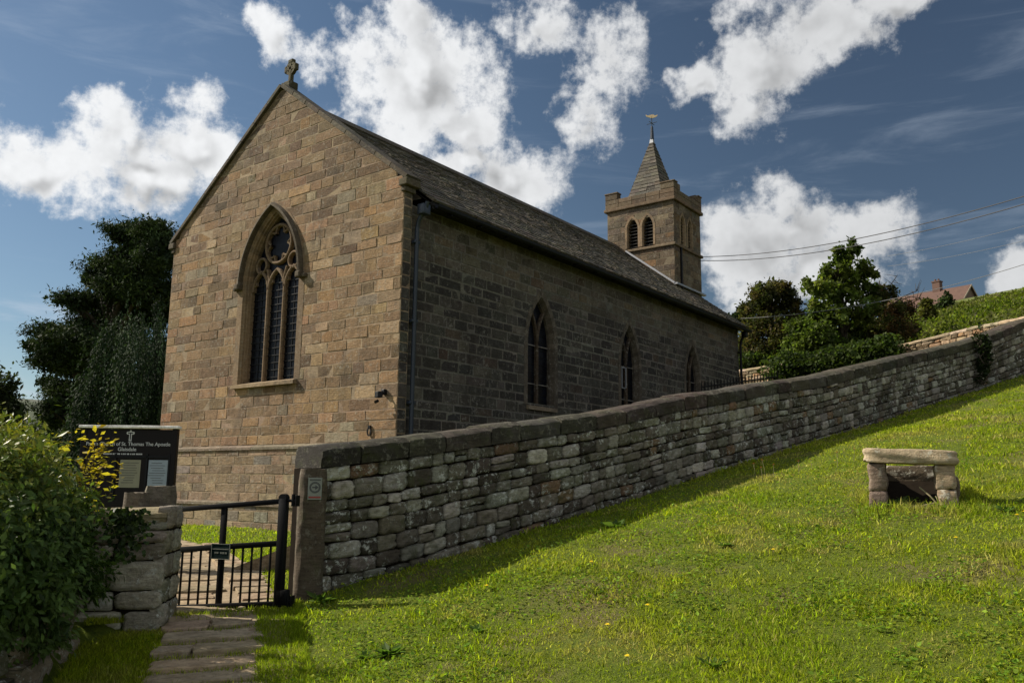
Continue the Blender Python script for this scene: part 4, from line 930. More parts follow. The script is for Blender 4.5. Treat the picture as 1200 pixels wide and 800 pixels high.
# ------------------------------------------------------------------ path and kerb inside the gate
PATH_OUT = np.array([(4.30, -5.75), (4.75, -6.05), (5.45, -6.45), (6.1, -7.2), (5.3, -8.0), (4.55, -7.1), (4.0, -6.62), (3.2, -6.3), (2.9, -6.0), (4.1, -5.6)])
PATH_IN = np.array([(3.95, -5.62), (2.95, -6.0), (1.6, -5.2), (-1.9, -3.6), (-6, -2.2), (-6, -1.2), (-1.6, -2.35), (.9, -3.5), (2.4, -4.45)])
def inpoly(x, y, Pg):
    r_ = np.zeros(np.shape(x), bool); n = len(Pg)
    for i in range(n):
        (x0, y0), (x1, y1) = Pg[i], Pg[(i+1) % n]
        c = ((y0 > y) != (y1 > y)) & (x < (x1-x0)*(y-y0)/(y1-y0+1e-12)+x0); r_ ^= c
    return r_
pm = MB(); st = .10
for (Pg, dz) in ((PATH_OUT, .012), (PATH_IN, .012)):
    xs = np.arange(Pg[:, 0].min(), Pg[:, 0].max(), st); ys = np.arange(Pg[:, 1].min(), Pg[:, 1].max(), st)
    XX, YY = np.meshgrid(xs, ys); XX = XX+(fbm(XX*3, YY*3, 8)-.5)*.0
    ok = inpoly(XX+st/2, YY+st/2, Pg)
    for (j, i) in zip(*np.nonzero(ok)):
        x, y = xs[i], ys[j]; c4 = np.array([(x, y), (x+st, y), (x+st, y+st), (x, y+st)]); zz = height(c4[:, 0], c4[:, 1])+dz+.012*(vnoise(c4[:, 0]*4, c4[:, 1]*4, 3))
        pm.poly(np.c_[c4, zz], (1, 1, 1))
props(pm.build('path', M['earth']), kind='structure')
FLAGS = []
fl = MB()
def flagstone(mb, pts, zt_, tilt, col, th_=.06):
    pts = np.array(pts, float); c = pts.mean(0); n = 5; ring_ = []
    for i in range(len(pts)):
        a, b = pts[i], pts[(i+1) % len(pts)]
        for k_ in range(n): ring_.append(a+(b-a)*k_/n+rng.normal(0, .010, 2))
    ring_ = np.array(ring_); m_ = len(ring_); zf = lambda q_: zt_+(q_[0]-c[0])*tilt[0]+(q_[1]-c[1])*tilt[1]
    up = [V(*(c+(q_-c)*.97), zf(q_)) for q_ in ring_]; mid = [V(*q_, zf(q_)-.012) for q_ in ring_]; lo = [V(*q_, zf(q_)-th_) for q_ in ring_]
    inn = [V(*(c+(q_-c)*.5), zf(c+(q_-c)*.5)+rng.normal(0, .004)) for q_ in ring_]
    mb.add(up+mid+lo+inn+[V(*c, zf(c))], [(i, (i+1) % m_, m_+(i+1) % m_, m_+i)[::-1] for i in range(m_)]+[(m_+i, m_+(i+1) % m_, 2*m_+(i+1) % m_, 2*m_+i)[::-1] for i in range(m_)]+[(i, (i+1) % m_, 3*m_+(i+1) % m_, 3*m_+i) for i in range(m_)]+[(3*m_+i, 3*m_+(i+1) % m_, 4*m_) for i in range(m_)], col)
# rows of flags: from the threshold down to the foot of the picture; direction d along, e across
pa = V(3.56, -5.90, 0); pb = V(5.25, -7.15, 0); pd = nrm(pb-pa); pe = V(-pd[1], pd[0], 0); pe = pe if pe[0] > 0 else -pe
rows_ = [(-.20, .36), (.40, .36), (.80, .28), (1.12, .26), (1.42, .26), (1.72, .28), (2.05, .3)]
z_prev = None
for k_, (s0, dp) in enumerate(rows_):
    hw_ = .50 if k_ == 0 else .39; wl, wr = -hw_+random.uniform(-.05, .05), hw_+random.uniform(-.06, .06)
    sp_ = [wl]+([random.uniform(-.15, .2)] if k_ in (0, 1, 3) else [])+[wr]
    for i in range(len(sp_)-1):
        cs = []
        for (u, v) in ((sp_[i]+.012, s0), (sp_[i+1]-.012, s0+random.uniform(-.04, .04)), (sp_[i+1]-.012, s0+dp+random.uniform(-.03, .03)), (sp_[i]+.012, s0+dp)):
            cs.append((pa+pd*v+pe*u)[:2])
        cc_ = np.mean(cs, 0); flagstone(fl, cs, H1(*cc_)+.045, (pd[0]*-.03+.02, pd[1]*-.03), jit((.33, .265, .185), .12), .11)
r2 = random.Random(4)
for k_ in range(15):                                               # sunlit flags running up to the church
    s0 = k_*.46; c0 = V(3.35, -5.62, 0)+nrm(V(-.86, .50, 0))*s0; d2 = nrm(V(-.86, .50, 0)); e2 = V(.5, .86, 0)
    for u0, u1 in ((-.52, r2.uniform(-.1, .1)), (r2.uniform(.12, .16), .50)):
        cs = [(c0+d2*.01+e2*u0)[:2], (c0+d2*.01+e2*u1)[:2], (c0+d2*.44+e2*u1)[:2], (c0+d2*.44+e2*u0)[:2]]; cc_ = np.mean(cs, 0)
        flagstone(fl, cs, H1(*cc_)+.035+r2.uniform(0, .012), (0, 0), jit((.30, .235, .155), .12), .07)
props(fl.build('path_flagstones', M['flag']), kind='structure')
bA, bB, bBt = at(266, 669, 10.5), at(352, 650, 10.45), at(352, 634, 10.45)
s0 = MB(); d = nrm(V(*(bB-bA)[:2], 0)); nf = V(d[1], -d[0], 0)
rstone(s0, [bA+V(0, 0, -.10), bB+V(0, 0, -.25), bBt, bA+V(0, 0, .015)], nf, .22, .012, (.20, .15, .095), nu=12, nz=5, rough=.006)
s0.poly([bA+V(0, 0, .01)-nf*.0, bBt-nf*.0, bBt-nf*.22, bA+V(0, 0, .01)-nf*.22], (.30, .24, .16))
props(s0.build('sloping_kerbstone', M['dressed'], smooth=False, loc=bA), 'sloping brown kerbstone on the lawn seen through the gate', 'kerb')

# ------------------------------------------------------------------ little stone shelter (trough or well)
KS = .77; s0c = at(1018, 596, 8.5); ZG = s0c[2]; zsh = lambda z: ZG+(z-.74)*KS
shr = thing('stone_shelter', at(1062, 592, 8.4), 'small stone shelter of a lintel on two block piers over a dark hollow', 'stone shelter')
sd_ = nrm(V(.97, .22, 0)); sn = V(sd_[1], -sd_[0], 0); s0c = V(s0c[0], s0c[1], 0)
def block(name, u0, u1, d0, d1, z0, z1, col, slope=0., rough=.008):
    m_ = MB(); nu, nv2, nw = 9, 7, 6; u0, u1, d0, d1 = u0*KS, u1*KS, d0*KS, d1*KS; z0, z1 = zsh(z0), zsh(z1); hu, hd, hz = (u1-u0)/2, (d1-d0)/2, (z1-z0)/2; c = s0c+sd_*(u0+u1)/2+sn*(d0+d1)/2+V(0, 0, (z0+z1)/2); ph = rng.uniform(0, 6.28, 9)
    import bmesh
    bm = bmesh.new(); bmesh.ops.create_cube(bm, size=2); bmesh.ops.subdivide_edges(bm, edges=list(bm.edges), cuts=6, use_grid_fill=True); bm.verts.index_update(); vs = []
    for v_ in bm.verts:
        p_ = np.array(v_.co); e = 11; p_ = p_*(np.sum(np.abs(p_)**e))**(-1/e)
        lump = rough*(math.sin(3*p_[0]+ph[0])*math.cos(2.6*p_[1]+ph[1])+math.sin(4.2*p_[2]+ph[2]+2*p_[0])+.5*math.sin(8*p_[0]+ph[3])*math.sin(7*p_[2]+ph[4]))+rng.normal(0, rough*.25)
        nn_ = p_/np.linalg.norm(p_); q_ = p_*V(hu, hd, hz)+nn_*lump
        vs.append(c+sd_*q_[0]+sn*q_[1]+V(0, 0, q_[2]+slope*q_[0]))
    m_.add(vs, [[v_.index for v_ in f.verts] for f in bm.faces], col); bm.free(); return smooth_by_angle(m_.build(name, M['shelter'], shr), 60)
block('lintel', -.03, 1.09, -.30, .05, 1.325, 1.52, (.40, .33, .23), -.05)
block('pier_stone', .02, .24, -.28, .0, .97, 1.345, (.20, .155, .125)); block('pier_stone', .01, .235, -.27, .0, .50, .975, (.17, .13, .11))
block('pier_stone', .81, 1.05, -.24, .0, 1.00, 1.325, (.33, .26, .18)); block('pier_stone', .83, 1.06, -.24, .0, .50, 1.005, (.31, .245, .17))
block('side_stone', .03, .18, -.62, -.285, .55, 1.29, (.11, .088, .066)); block('side_stone', .92, 1.10, -.66, -.25, .55, 1.16, (.15, .12, .09))
block('back_stone', .18, .94, -.88, -.70, 1.08, 1.32, (.10, .08, .055))
block('side_stone', .05, .20, -.84, -.60, .6, 1.28, (.12, .095, .07)); block('side_stone', .92, 1.08, -.84, -.64, .6, 1.22, (.12, .095, .07))
a_ = MB(); a_.poly([s0c+sd_*x*KS+sn*y*KS+V(0, 0, zsh(z)) for x, y, z in ((.14, .24, .752), (.86, .20, .762), (.92, -.2, .79), (.2, -.2, .785))], (.02, .016, .01)); a_.poly([s0c+sd_*x*KS+sn*y*KS+V(0, 0, zsh(z)) for x, y, z in ((.2, -.2, .785), (.92, -.2, .79), (.94, -.72, 1.12), (.2, -.72, 1.12))], (.02, .016, .01)); a_.build('hollow_floor', M['soil'], shr)  # near-black soil sheets, the shade of the hollow put into their colour
a_ = MB()
for (p0, p1, r_) in (((.62, -.1, 1.03), (.86, .0, .76), .008), ((.5, .02, .72), (.78, .03, .83), .009), ((.55, .05, .70), (.7, .06, .78), .006), ((.8, .01, .92), (.86, .03, .70), .006)): a_.tube([s0c+(sd_*q_[0]+sn*q_[1])*KS+V(0, 0, zsh(q_[2])) for q_ in (p0, ((p0[0]+p1[0])/2, (p0[1]+p1[1]+.04)/2, (p0[2]+p1[2])/2+.02), p1)], r_, k=5)
props(a_.build('dry_stalks', M['twig'], loc=s0c+V(.5, .1, ZG)), 'bleached dry stalks lying in the mouth of the stone shelter', 'stalks')

# ------------------------------------------------------------------ foliage
def leaf_quads(P_, D_, Nn, ln, wd, cols, mb, fold=.25):
    """pointed leaves: base P, direction D, normal N; two quads folded on the midrib"""
    n = len(P_); D_ = D_/np.linalg.norm(D_, axis=1, keepdims=True); Sd = np.cross(D_, Nn); Sd /= np.linalg.norm(Sd, axis=1, keepdims=True)+1e-9; Nn = np.cross(Sd, D_)
    ln = ln[:, None]; wd = wd[:, None]
    b = P_; tip = P_+D_*ln-Nn*ln*.12; mid = P_+D_*ln*.5-Nn*wd*fold; l_ = P_+D_*ln*.45+Sd*wd; r_ = P_+D_*ln*.45-Sd*wd
    v = np.stack([b, l_, tip, mid, r_], 1).reshape(-1, 3); i = np.arange(n)[:, None]*5
    q_ = np.concatenate([i+np.array([[0, 1, 2, 3]]), i+np.array([[0, 3, 2, 4]])], 1).reshape(-1, 4)
    mb.arrays(v, q_, np.repeat(cols, 2, 0))
def unit(n): v = rng.normal(size=(n, 3)); return v/np.linalg.norm(v, axis=1, keepdims=True)
def palette(n, pal, var=.25):
    pal = np.array(pal); c = pal[rng.integers(0, len(pal), n)]*np.exp(rng.normal(0, var, (n, 1))); return np.clip(c, .003, .9)
def crown_pts(lobes, n, clumps=26, sig=.20, flat=1.):
    """leaf places: clumps scattered through each lobe, thicker near the outside"""
    wts = np.array([np.prod(l[1])**(2/3) for l in lobes]); wts /= wts.sum(); out = []; cid = []; c0 = 0
    for (c, r_), w_ in zip(lobes, wts):
        k_ = max(5, int(clumps*len(lobes)*w_)); d = unit(k_); f = rng.uniform(.25, 1., (k_, 1))**.5
        cc_ = np.asarray(c)+d*np.asarray(r_)*f; m_ = int(n*w_); ids = rng.integers(0, k_, m_)
        s_ = sig*np.mean(r_)*rng.uniform(.6, 1.4, (k_, 1))
        out.append(cc_[ids]+rng.normal(size=(m_, 3))*s_[ids]*np.array([1, 1, flat])); cid.append(ids+c0); c0 += k_
    return np.concatenate(out), np.concatenate(cid), c0
def tree(name, label, base, lobes, n, size, pal, trunk_r, clumps=26, sig=.2, mt='leaf', droop=.2, flat=1., cat='tree', cvar=.22, group=None, limbs=True, asp=.33, bare=None, core=0):
    base = V(*base); r_ = thing(name, base, label, cat, group); P_, ids, nc = crown_pts(lobes, n, clumps, sig, flat)
    D_ = unit(len(P_)); D_[:, 2] -= droop; N_ = unit(len(P_)); N_[:, 2] = np.abs(N_[:, 2])+.5
    cc_ = palette(nc, pal, .30)[ids]*np.exp(rng.normal(0, cvar, (len(P_), 1)))
    sz = size*np.exp(rng.normal(0, .25, len(P_))); mb = MB(); leaf_quads(P_, D_, N_, sz, sz*asp, np.clip(cc_, .002, .9), mb)
    if core:
        Pc, idc, ncc = crown_pts([(l[0], np.asarray(l[1])*.75) for l in lobes], core, 14, .26, flat); sz = size*1.15*np.exp(rng.normal(0, .25, len(Pc))); leaf_quads(Pc, unit(len(Pc)), unit(len(Pc)), sz, sz*.42, palette(len(Pc), pal, .2)*.8, mb)
    mb.build('crown', M[mt], r_)
    t_ = MB(); zc = max(l[0][2] for l in lobes); tc_ = np.mean([l[0][:2] for l in lobes], 0); zt_ = base[2]+(zc-base[2])*.8
    spine = [base-V(0, 0, .4), base+V(.03, 0, (zt_-base[2])*.3), V(base[0]*.6+tc_[0]*.4, base[1]*.6+tc_[1]*.4, base[2]+(zt_-base[2])*.6), V(tc_[0], tc_[1], zt_)]
    t_.tube(spine, [trunk_r*1.25, trunk_r, trunk_r*.7, trunk_r*.2], k=9)
    if limbs:
        for (c, rr) in lobes:
            c = np.asarray(c, float); s0_ = spine[1]*.5+spine[2]*.5; f = np.clip((c[2]-base[2])/(zt_-base[2])-.25, .1, .85); o_ = base+(spine[3]-base)*f
            t_.tube([o_, o_*.45+c*.55+V(0, 0, .15*np.linalg.norm(c-o_)), c], [trunk_r*.45, trunk_r*.25, trunk_r*.08], k=6)
            for d in unit(5): t_.tube([c-(c-o_)*.3, c+d*np.asarray(rr)*.45, c+d*np.asarray(rr)*.85], [trunk_r*.14, trunk_r*.08, .012], k=4)
    if bare:
        for (p0, p1) in bare:
            p0, p1 = V(*p0), V(*p1); L_ = np.linalg.norm(p1-p0); t_.tube([p0, (p0+p1)/2+V(0, 0, .08*L_), p1], [.04, .026, .008], k=5)
            for _ in range(16):
                f = random.uniform(.3, 1); q_ = p0+(p1-p0)*f; t_.tube([q_, q_+unit(1)[0]*.28*L_+V(0, 0, .10*L_)], [.014, .005], k=4)
    t_.build('trunk', M['bark'], r_, smooth=True); return r_
def lobe(x, y, dpt, rx, ry, dz=0, rd=None):          # sizes in photo pixels turned to metres at that distance
    s_ = dpt/FPX; return (at(x, y, dpt+dz), (rx*s_, (rd or rx)*s_, ry*s_))
# left: big dark pine, columnar yew, small tree
PINE = [(.026, .042, .018), (.034, .052, .020), (.020, .034, .016), (.042, .058, .022)]
d = 46
pl_l = [(152, 275, 22, 14), (180, 272, 20, 14), (125, 312, 22, 10), (160, 305, 28, 14), (190, 300, 22, 20), (110, 328, 18, 8), (140, 335, 30, 12), (175, 340, 26, 18), (88, 352, 22, 9), (125, 362, 32, 11), (165, 370, 30, 16), (66, 392, 24, 9),
        (95, 400, 34, 12), (140, 400, 34, 16), (50, 408, 17, 9), (75, 425, 30, 11), (115, 432, 34, 14), (60, 452, 16, 9), (85, 462, 28, 12), (62, 480, 16, 12), (80, 495, 22, 14), (115, 470, 30, 20), (190, 350, 20, 30), (190, 420, 20, 40), (95, 510, 20, 15), (150, 480, 30, 30), (120, 385, 30, 12), (130, 455, 36, 20), (155, 322, 24, 10), (110, 415, 34, 12)]
P0 = at(135, 560, d); P0 = V(P0[0], P0[1], H1(P0[0], P0[1]))
lobes = [lobe(x, y, d, rx, ry*1.1, random.uniform(-2.5, 2.5), rx*1.3) for x, y, rx, ry in pl_l]
tree('pine_tree', 'tall dark broad pine with tiered ragged boughs left of the gable', P0, lobes, 150000, .19, PINE, .42, clumps=26, sig=.25, mt='needle', droop=-.1, flat=.6, asp=.15, core=40000)
d = 32
yl = [(140, 470, 50, 60), (120, 480, 30, 70), (160, 440, 36, 60), (175, 420, 24, 50), (140, 405, 22, 36), (185, 470, 20, 70), (150, 520, 50, 40), (105, 480, 18, 40), (120, 420, 14, 24), (100, 505, 14, 30)]
YEW = [(.018, .034, .015), (.025, .042, .018), (.012, .025, .012), (.032, .050, .020)]
ylb = [lobe(x, y, d, rx*.92, ry, random.uniform(-1, 1)) for x, y, rx, ry in yl]
base = at(140, 570, d); base = V(base[0], base[1], H1(base[0], base[1]))
yt = thing('yew_tree', base, 'dense dark yew with drooping fluted foliage between the pine and the gable', 'tree'); mb = MB()
P_, ids, nc = crown_pts(ylb, 900, 60, .12); Ps, Ds, Cs = [], [], []
for k_ in range(len(P_)):                                   # each strand a hanging plume
    m_ = 60; t_ = np.linspace(0, 1, m_)[:, None]; l_ = rng.uniform(1.4, 2.8)
    o_ = P_[k_]+V(0, 0, l_*.35); out = (P_[k_]-base)*V(1, 1, 0); out = nrm(out+rng.normal(0, .3, 3)*V(1, 1, 0))
    q_ = o_+V(0, 0, -1)*t_*l_+out*np.sin(t_*2.2)*.22+rng.normal(0, .05, (m_, 3))
    Ps.append(q_); dd = rng.normal(0, .28, (m_, 3))+V(0, 0, -.9)+out*.4; Ds.append(dd); Cs.append(palette(1, YEW, .45)*np.exp(rng.normal(0, .10, (m_, 1))))
Ps = np.concatenate(Ps); sz = rng.uniform(.07, .15, len(Ps)); leaf_quads(Ps, np.concatenate(Ds), unit(len(Ps)), sz, sz*.22, np.concatenate(Cs), mb); mb.build('crown', M['needle'], yt)
mb = MB(); mb.tube([base-V(0, 0, .4), base+V(.1, 0, 2), base+V(.1, .1, 4.5)], [.4, .3, .1]); mb.build('trunk', M['bark'], yt, smooth=True)
d = 55
tree('small_tree', 'loose grey-green tree at the left edge of the view above the bush', at(-10, 560, d)*V(1, 1, 0)+V(0, 0, H1(*at(-10, 560, d)[:2])), [lobe(x, y, d, rx, ry) for x, y, rx, ry in ((5, 455, 16, 14), (-12, 450, 20, 22), (8, 480, 18, 16), (-15, 490, 30, 20), (14, 500, 16, 12), (-2, 520, 26, 20))], 6000, .30, [(.035, .045, .025), (.05, .06, .03), (.028, .036, .02)], .2, clumps=14, sig=.3, asp=.25)
for (x, y, rx, ry, dd, lab) in ((35, 515, 26, 14, 70, 'rounded dull green tree low behind the bush at the far left'), (68, 520, 22, 16, 60, 'low dark shrubby tree at the foot of the pine')):
    b0 = at(x, 560, dd); tree('small_tree', lab, V(b0[0], b0[1], H1(b0[0], b0[1])), [lobe(x, y, dd, rx, ry), lobe(x-rx*.5, y+8, dd, rx*.7, ry), lobe(x+rx*.5, y+8, dd, rx*.7, ry)], 3500, .35, [(.03, .042, .02), (.022, .032, .016)], .18, clumps=14, sig=.3)
# right: trees over the bank
OAK = [(.048, .052, .020), (.064, .060, .022), (.038, .044, .017), (.080, .062, .024)]
d = 36
l_ = [lobe(x, y, d, rx, ry, random.uniform(-1, 1)) for x, y, rx, ry in ((905, 350, 28, 18), (885, 372, 22, 22), (925, 370, 20, 22), (905, 395, 34, 26), (880, 412, 20, 20), (930, 408, 20, 24), (915, 340, 16, 10), (893, 344, 14, 9))]
b0 = at(905, 445, d); tree('broadleaf_tree', 'rounded dark brown-green tree just right of the church roof end', V(b0[0], b0[1], H1(b0[0], b0[1])), l_, 30000, .12, OAK, .25, clumps=46, sig=.14)
SYC = [(.070, .098, .021), (.092, .120, .025), (.054, .080, .018), (.13, .148, .034)]
d = 34
l_ = [lobe(x, y, d, rx, ry, random.uniform(-.8, .8)) for x, y, rx, ry in ((1000, 288, 9, 10), (988, 300, 15, 12), (978, 318, 18, 10), (1000, 318, 20, 12), (962, 338, 20, 10), (985, 342, 24, 13), (1010, 338, 20, 12), (1026, 318, 9, 6), (955, 360, 16, 12), (980, 368, 24, 14), (1012, 364, 18, 12), (945, 330, 6, 5), (965, 385, 20, 12), (1000, 388, 20, 12), (985, 402, 18, 10))]
b0 = at(990, 425, d); tree('sycamore_tree', 'taller mid green tree with an open pointed crown in the middle of the bank', V(b0[0], b0[1], H1(b0[0], b0[1])), l_, 15000, .14, SYC, .16, clumps=15, sig=.18, asp=.36)
LIM = [(.075, .105, .021), (.095, .125, .025), (.055, .085, .018)]
l_ = [lobe(x, y, 33, rx, ry, random.uniform(-.5, .5)) for x, y, rx, ry in ((940, 385, 16, 12), (955, 395, 20, 14), (935, 405, 14, 12), (950, 412, 24, 12), (980, 418, 16, 8))]
b0 = at(950, 425, 33); tree('bushy_tree', 'low bright green leafy tree at the foot of the tall pointed one', V(b0[0], b0[1], H1(b0[0], b0[1])), l_, 9000, .13, LIM, .09, clumps=20, sig=.22, asp=.36)
HAW = [(.085, .058, .026), (.070, .070, .026), (.12, .065, .028), (.052, .058, .022)]
d = 35
l_ = [lobe(x, y, d, rx, ry, random.uniform(-.6, .6)) for x, y, rx, ry in ((1035, 345, 16, 10), (1050, 362, 20, 12), (1028, 372, 18, 14), (1045, 385, 24, 14), (1062, 385, 14, 10), (1020, 395, 18, 10), (1012, 400, 16, 8))]
b0 = at(1040, 410, d); tree('hawthorn_tree', 'ragged reddish-brown tree with bare leaning twigs right of the pointed tree', V(b0[0], b0[1], H1(b0[0], b0[1])), l_, 15000, .10, HAW, .12, clumps=22, sig=.2,
    bare=[(at(1030, 360, d), at(1052, 322, d)), (at(1040, 362, d), at(1076, 340, d)), (at(1045, 368, d), at(1080, 348, d)), (at(1035, 358, d), at(1030, 330, d)), (at(1045, 372, d), at(1070, 358, d))])
for (x, y, rx, ry, dd, pal, lab) in ((1087, 372, 9, 26, 44, [(.07, .075, .02), (.09, .085, .022)], 'slim yellowish young tree on the bank left of the hill house'), (1109, 358, 11, 14, 62, [(.022, .034, .014), (.03, .04, .016)], 'dark conical shrub in front of the hill house'), (1124, 366, 10, 9, 58, [(.075, .08, .024), (.06, .07, .02)], 'yellow-green shrub beside the dark conical one before the house'), (868, 372, 12, 10, 48, [(.016, .026, .012), (.02, .03, .014)], 'dark conifer top peeping out behind the church roof end')):
    b0 = at(x, y+ry, dd); b0 = V(b0[0], b0[1], min(H1(b0[0], b0[1]), b0[2])); s_ = dd/FPX
    ls_ = [(at(x, y+ry*.4, dd), (rx*s_, rx*s_, ry*.6*s_)), (at(x, y-ry*.3, dd), (rx*.6*s_, rx*.6*s_, ry*.5*s_)), (at(x, y-ry*.75, dd), (rx*.28*s_, rx*.28*s_, ry*.3*s_))]
    tree('young_tree', lab, b0, ls_, 2600, .20, pal, .07, clumps=22, sig=.25, limbs=False)
# hedge hanging over the far wall, and the rough bank
def hedge(name, label, line, n, size, pal, half=.5, hgt=.6, cat='hedge'):
    line = np.array(line); s_ = np.r_[0, np.cumsum(np.linalg.norm(np.diff(line[:, :2], axis=0), axis=1))]; q_ = rng.uniform(0, s_[-1], n); c = np.stack([np.interp(q_, s_, line[:, i]) for i in range(3)], 1)
    lump = .7+.6*fbm(q_*1.1, q_*0+3, 4); dd = unit(n); P_ = c+dd*np.array([half, half, hgt])*(rng.uniform(.2, 1., (n, 1))**.5)*lump[:, None]
    D_ = unit(n); N_ = unit(n); N_[:, 2] = np.abs(N_[:, 2])+.4; sz = size*np.exp(rng.normal(0, .25, n)); mb = MB(); leaf_quads(P_, D_, N_, sz, sz*.4, palette(n, pal, .35), mb)
    r_ = thing(name, line.mean(0)-V(0, 0, hgt), label, cat); mb.build('foliage', M['leaf'], r_)
    t_ = MB(); 
    for k_ in range(12):
        i = rng.integers(0, n); p_ = c[i]; t_.tube([p_-V(0, 0, hgt*.9), p_+V(rng.normal(0, .1), rng.normal(0, .1), 0), P_[i]], [.03, .02, .008], k=5)
    t_.build('branches', M['bark'], r_); return r_
HG = [(.036, .056, .015), (.048, .070, .019), (.028, .045, .013), (.062, .082, .022)]
hedge('hedge', 'dark overhanging hedge spilling over the far wall below the trees', [at(914, 436, 31.6), at(945, 434, 31.2), at(978, 428, 30.6), at(1012, 420, 30.0), at(1042, 411, 29.4)], 22000, .12, HG, .75, .75)
hedge('hedge', 'low green shrubbery under the round dark tree by the church end', [at(872, 428, 35), at(905, 420, 35), at(940, 412, 34.5)], 9000, .13, HG, .6, .45)
hedge('bush', 'ivy clump hanging down the upper boundary wall at the right', [at(1147, 393, 19.55), at(1155, 410, 19.5), at(1152, 432, 19.45), at(1150, 442, 19.4)], 800, .07, [(.016, .026, .010), (.022, .032, .012)], .14, .22, cat='ivy')
def blades(Px, Py, Pz, hgt, wid, cols, name, lean=.45, kind='stuff'):
    n = len(Px); a = rng.uniform(0, 2*math.pi, n); L_ = rng.uniform(.1, 1., n)**1.0*lean*2; b = rng.uniform(0, 2*math.pi, n)
    ux, uy = np.cos(b)*wid, np.sin(b)*wid; lx, ly = np.cos(a)*L_*hgt, np.sin(a)*L_*hgt; hz = hgt*np.sqrt(np.clip(1-.5*L_**2, .15, 1))
    z0 = Pz-.01
    v = np.empty((n, 5, 3)); v[:, 0] = np.stack([Px-ux, Py-uy, z0], 1); v[:, 1] = np.stack([Px+ux, Py+uy, z0], 1)
    v[:, 2] = np.stack([Px+ux*.75+lx*.42, Py+uy*.75+ly*.42, z0+hz*.62], 1); v[:, 3] = np.stack([Px-ux*.75+lx*.42, Py-uy*.75+ly*.42, z0+hz*.62], 1); v[:, 4] = np.stack([Px+lx, Py+ly, z0+hz], 1)
    i = np.arange(n)*5; me = bpy.data.meshes.new(name); me.vertices.add(n*5); me.vertices.foreach_set('co', v.astype(np.float32).ravel())
    loops = np.concatenate([np.stack([i, i+1, i+2, i+3], 1), np.stack([i+3, i+2, i+4], 1)], 1).astype(np.int32).ravel()
    me.loops.add(len(loops)); me.loops.foreach_set('vertex_index', loops); me.polygons.add(2*n)
    ls_ = np.empty(2*n, np.int32); ls_[0::2] = np.arange(n)*7; ls_[1::2] = np.arange(n)*7+4; me.polygons.foreach_set('loop_start', ls_); me.update(calc_edges=True)
    at_ = me.attributes.new('Col', 'FLOAT_COLOR', 'FACE'); c = np.ones((2*n, 4), np.float32); c[:, :3] = np.repeat(cols, 2, 0); at_.data.foreach_set('color', c.ravel())
    me.materials.append(M['grass']); o_ = bpy.data.objects.new(name, me); COL.objects.link(o_)
    return props(o_, None, None, None, kind) if kind else o_
def grass_cols(x, y, n, dryness=1.):
    base = np.array([(.205, .255, .010), (.25, .295, .012), (.16, .22, .010), (.30, .32, .018)])[rng.integers(0, 4, n)]
    pch = fbm(x*.55, y*.55, 21); p2 = fbm(x*2.1, y*2.1, 31)
    yl_ = np.array([.28, .29, .028]); st_ = np.array([.33, .26, .11]); dk = np.array([.085, .15, .012])
    w1 = sstep(.48, .66, pch)[:, None]*.75; base = base*(1-w1)+yl_*w1
    w2 = (sstep(.55, .72, p2)[:, None]*.6*dryness+(rng.random((n, 1)) < .07*dryness)*.7).clip(0, .85); base = base*(1-w2)+st_*w2
    w3 = sstep(.55, .40, fbm(x*1.3, y*1.3, 41))[:, None]*.5; w3 = np.clip(w3, 0, .3)*(w2 < .2); base = base*(1-w3)+dk*w3
    return np.clip(base*np.exp(rng.normal(0, .36, (n, 1))), .004, .6)
# the grazed slope in front of the wall
n = 1000000
t_ = 3.6*np.exp(rng.random(n)*math.log(27/3.6)); lat = rng.uniform(-.80, 1.05, n)*t_
fw2 = nrm(FW*V(1, 1, 0)); rt2 = nrm(RT*V(1, 1, 0)); gxp = CAM[0]+fw2[0]*t_+rt2[0]*lat; gyp = CAM[1]+fw2[1]*t_+rt2[1]*lat
sdv = sdist(gxp, gyp, DIV)
ok = (sdv > .235) & ~inpoly(gxp, gyp, PATH_OUT)
loc_u = (gxp-s0c[0])*sd_[0]+(gyp-s0c[1])*sd_[1]; loc_d = (gxp-s0c[0])*sn[0]+(gyp-s0c[1])*sn[1]
ok &= ~((loc_u > .0) & (loc_u < .85) & (loc_d < .15+.05*np.sin(loc_u*9)) & (loc_d > -.66))
ok &= ~((gyp < -5.2) & (sdv < .14))
bare_ = fbm(gxp*1.0, gyp*1.0, 61); ok &= rng.random(n) < np.where(bare_ > .66, .45, 1.)
gxp, gyp, t_, sdv = gxp[ok], gyp[ok], t_[ok], sdv[ok]; n = len(gxp)
gz = height(gxp, gyp); tuft = fbm(gxp*2.6, gyp*2.6, 51)
hg = (.019+.019*sstep(.35, .75, tuft))*np.exp(rng.normal(0, .35, n))+.04*np.exp(-np.maximum(sdv-.2, 0)/.18)*rng.random(n)
blades(gxp, gyp, gz, hg*(1+.02*t_), .0038*(t_/6)**.85*rng.uniform(.5, 1.6, n), grass_cols(gxp, gyp, n), 'grass', .8)
n = 60000; t_ = 3.8*np.exp(rng.random(n)*math.log(13/3.8)); lat = rng.uniform(-.78, .78, n)*t_; cx_ = CAM[0]+fw2[0]*t_+rt2[0]*lat; cy_ = CAM[1]+fw2[1]*t_+rt2[1]*lat
ok = (sdist(cx_, cy_, DIV) > .24) & ~inpoly(cx_, cy_, PATH_OUT) & (fbm(cx_*1.6, cy_*1.6, 91) > .52); cx_, cy_ = cx_[ok], cy_[ok]; n = len(cx_)
P_ = np.stack([cx_, cy_, height(cx_, cy_)+rng.uniform(.012, .045, n)], 1); D_ = unit(n); D_[:, 2] = np.abs(D_[:, 2])*.3; N_ = np.tile(V(0, 0, 1.), (n, 1))+rng.normal(0, .4, (n, 3)); sz = rng.uniform(.018, .042, n)
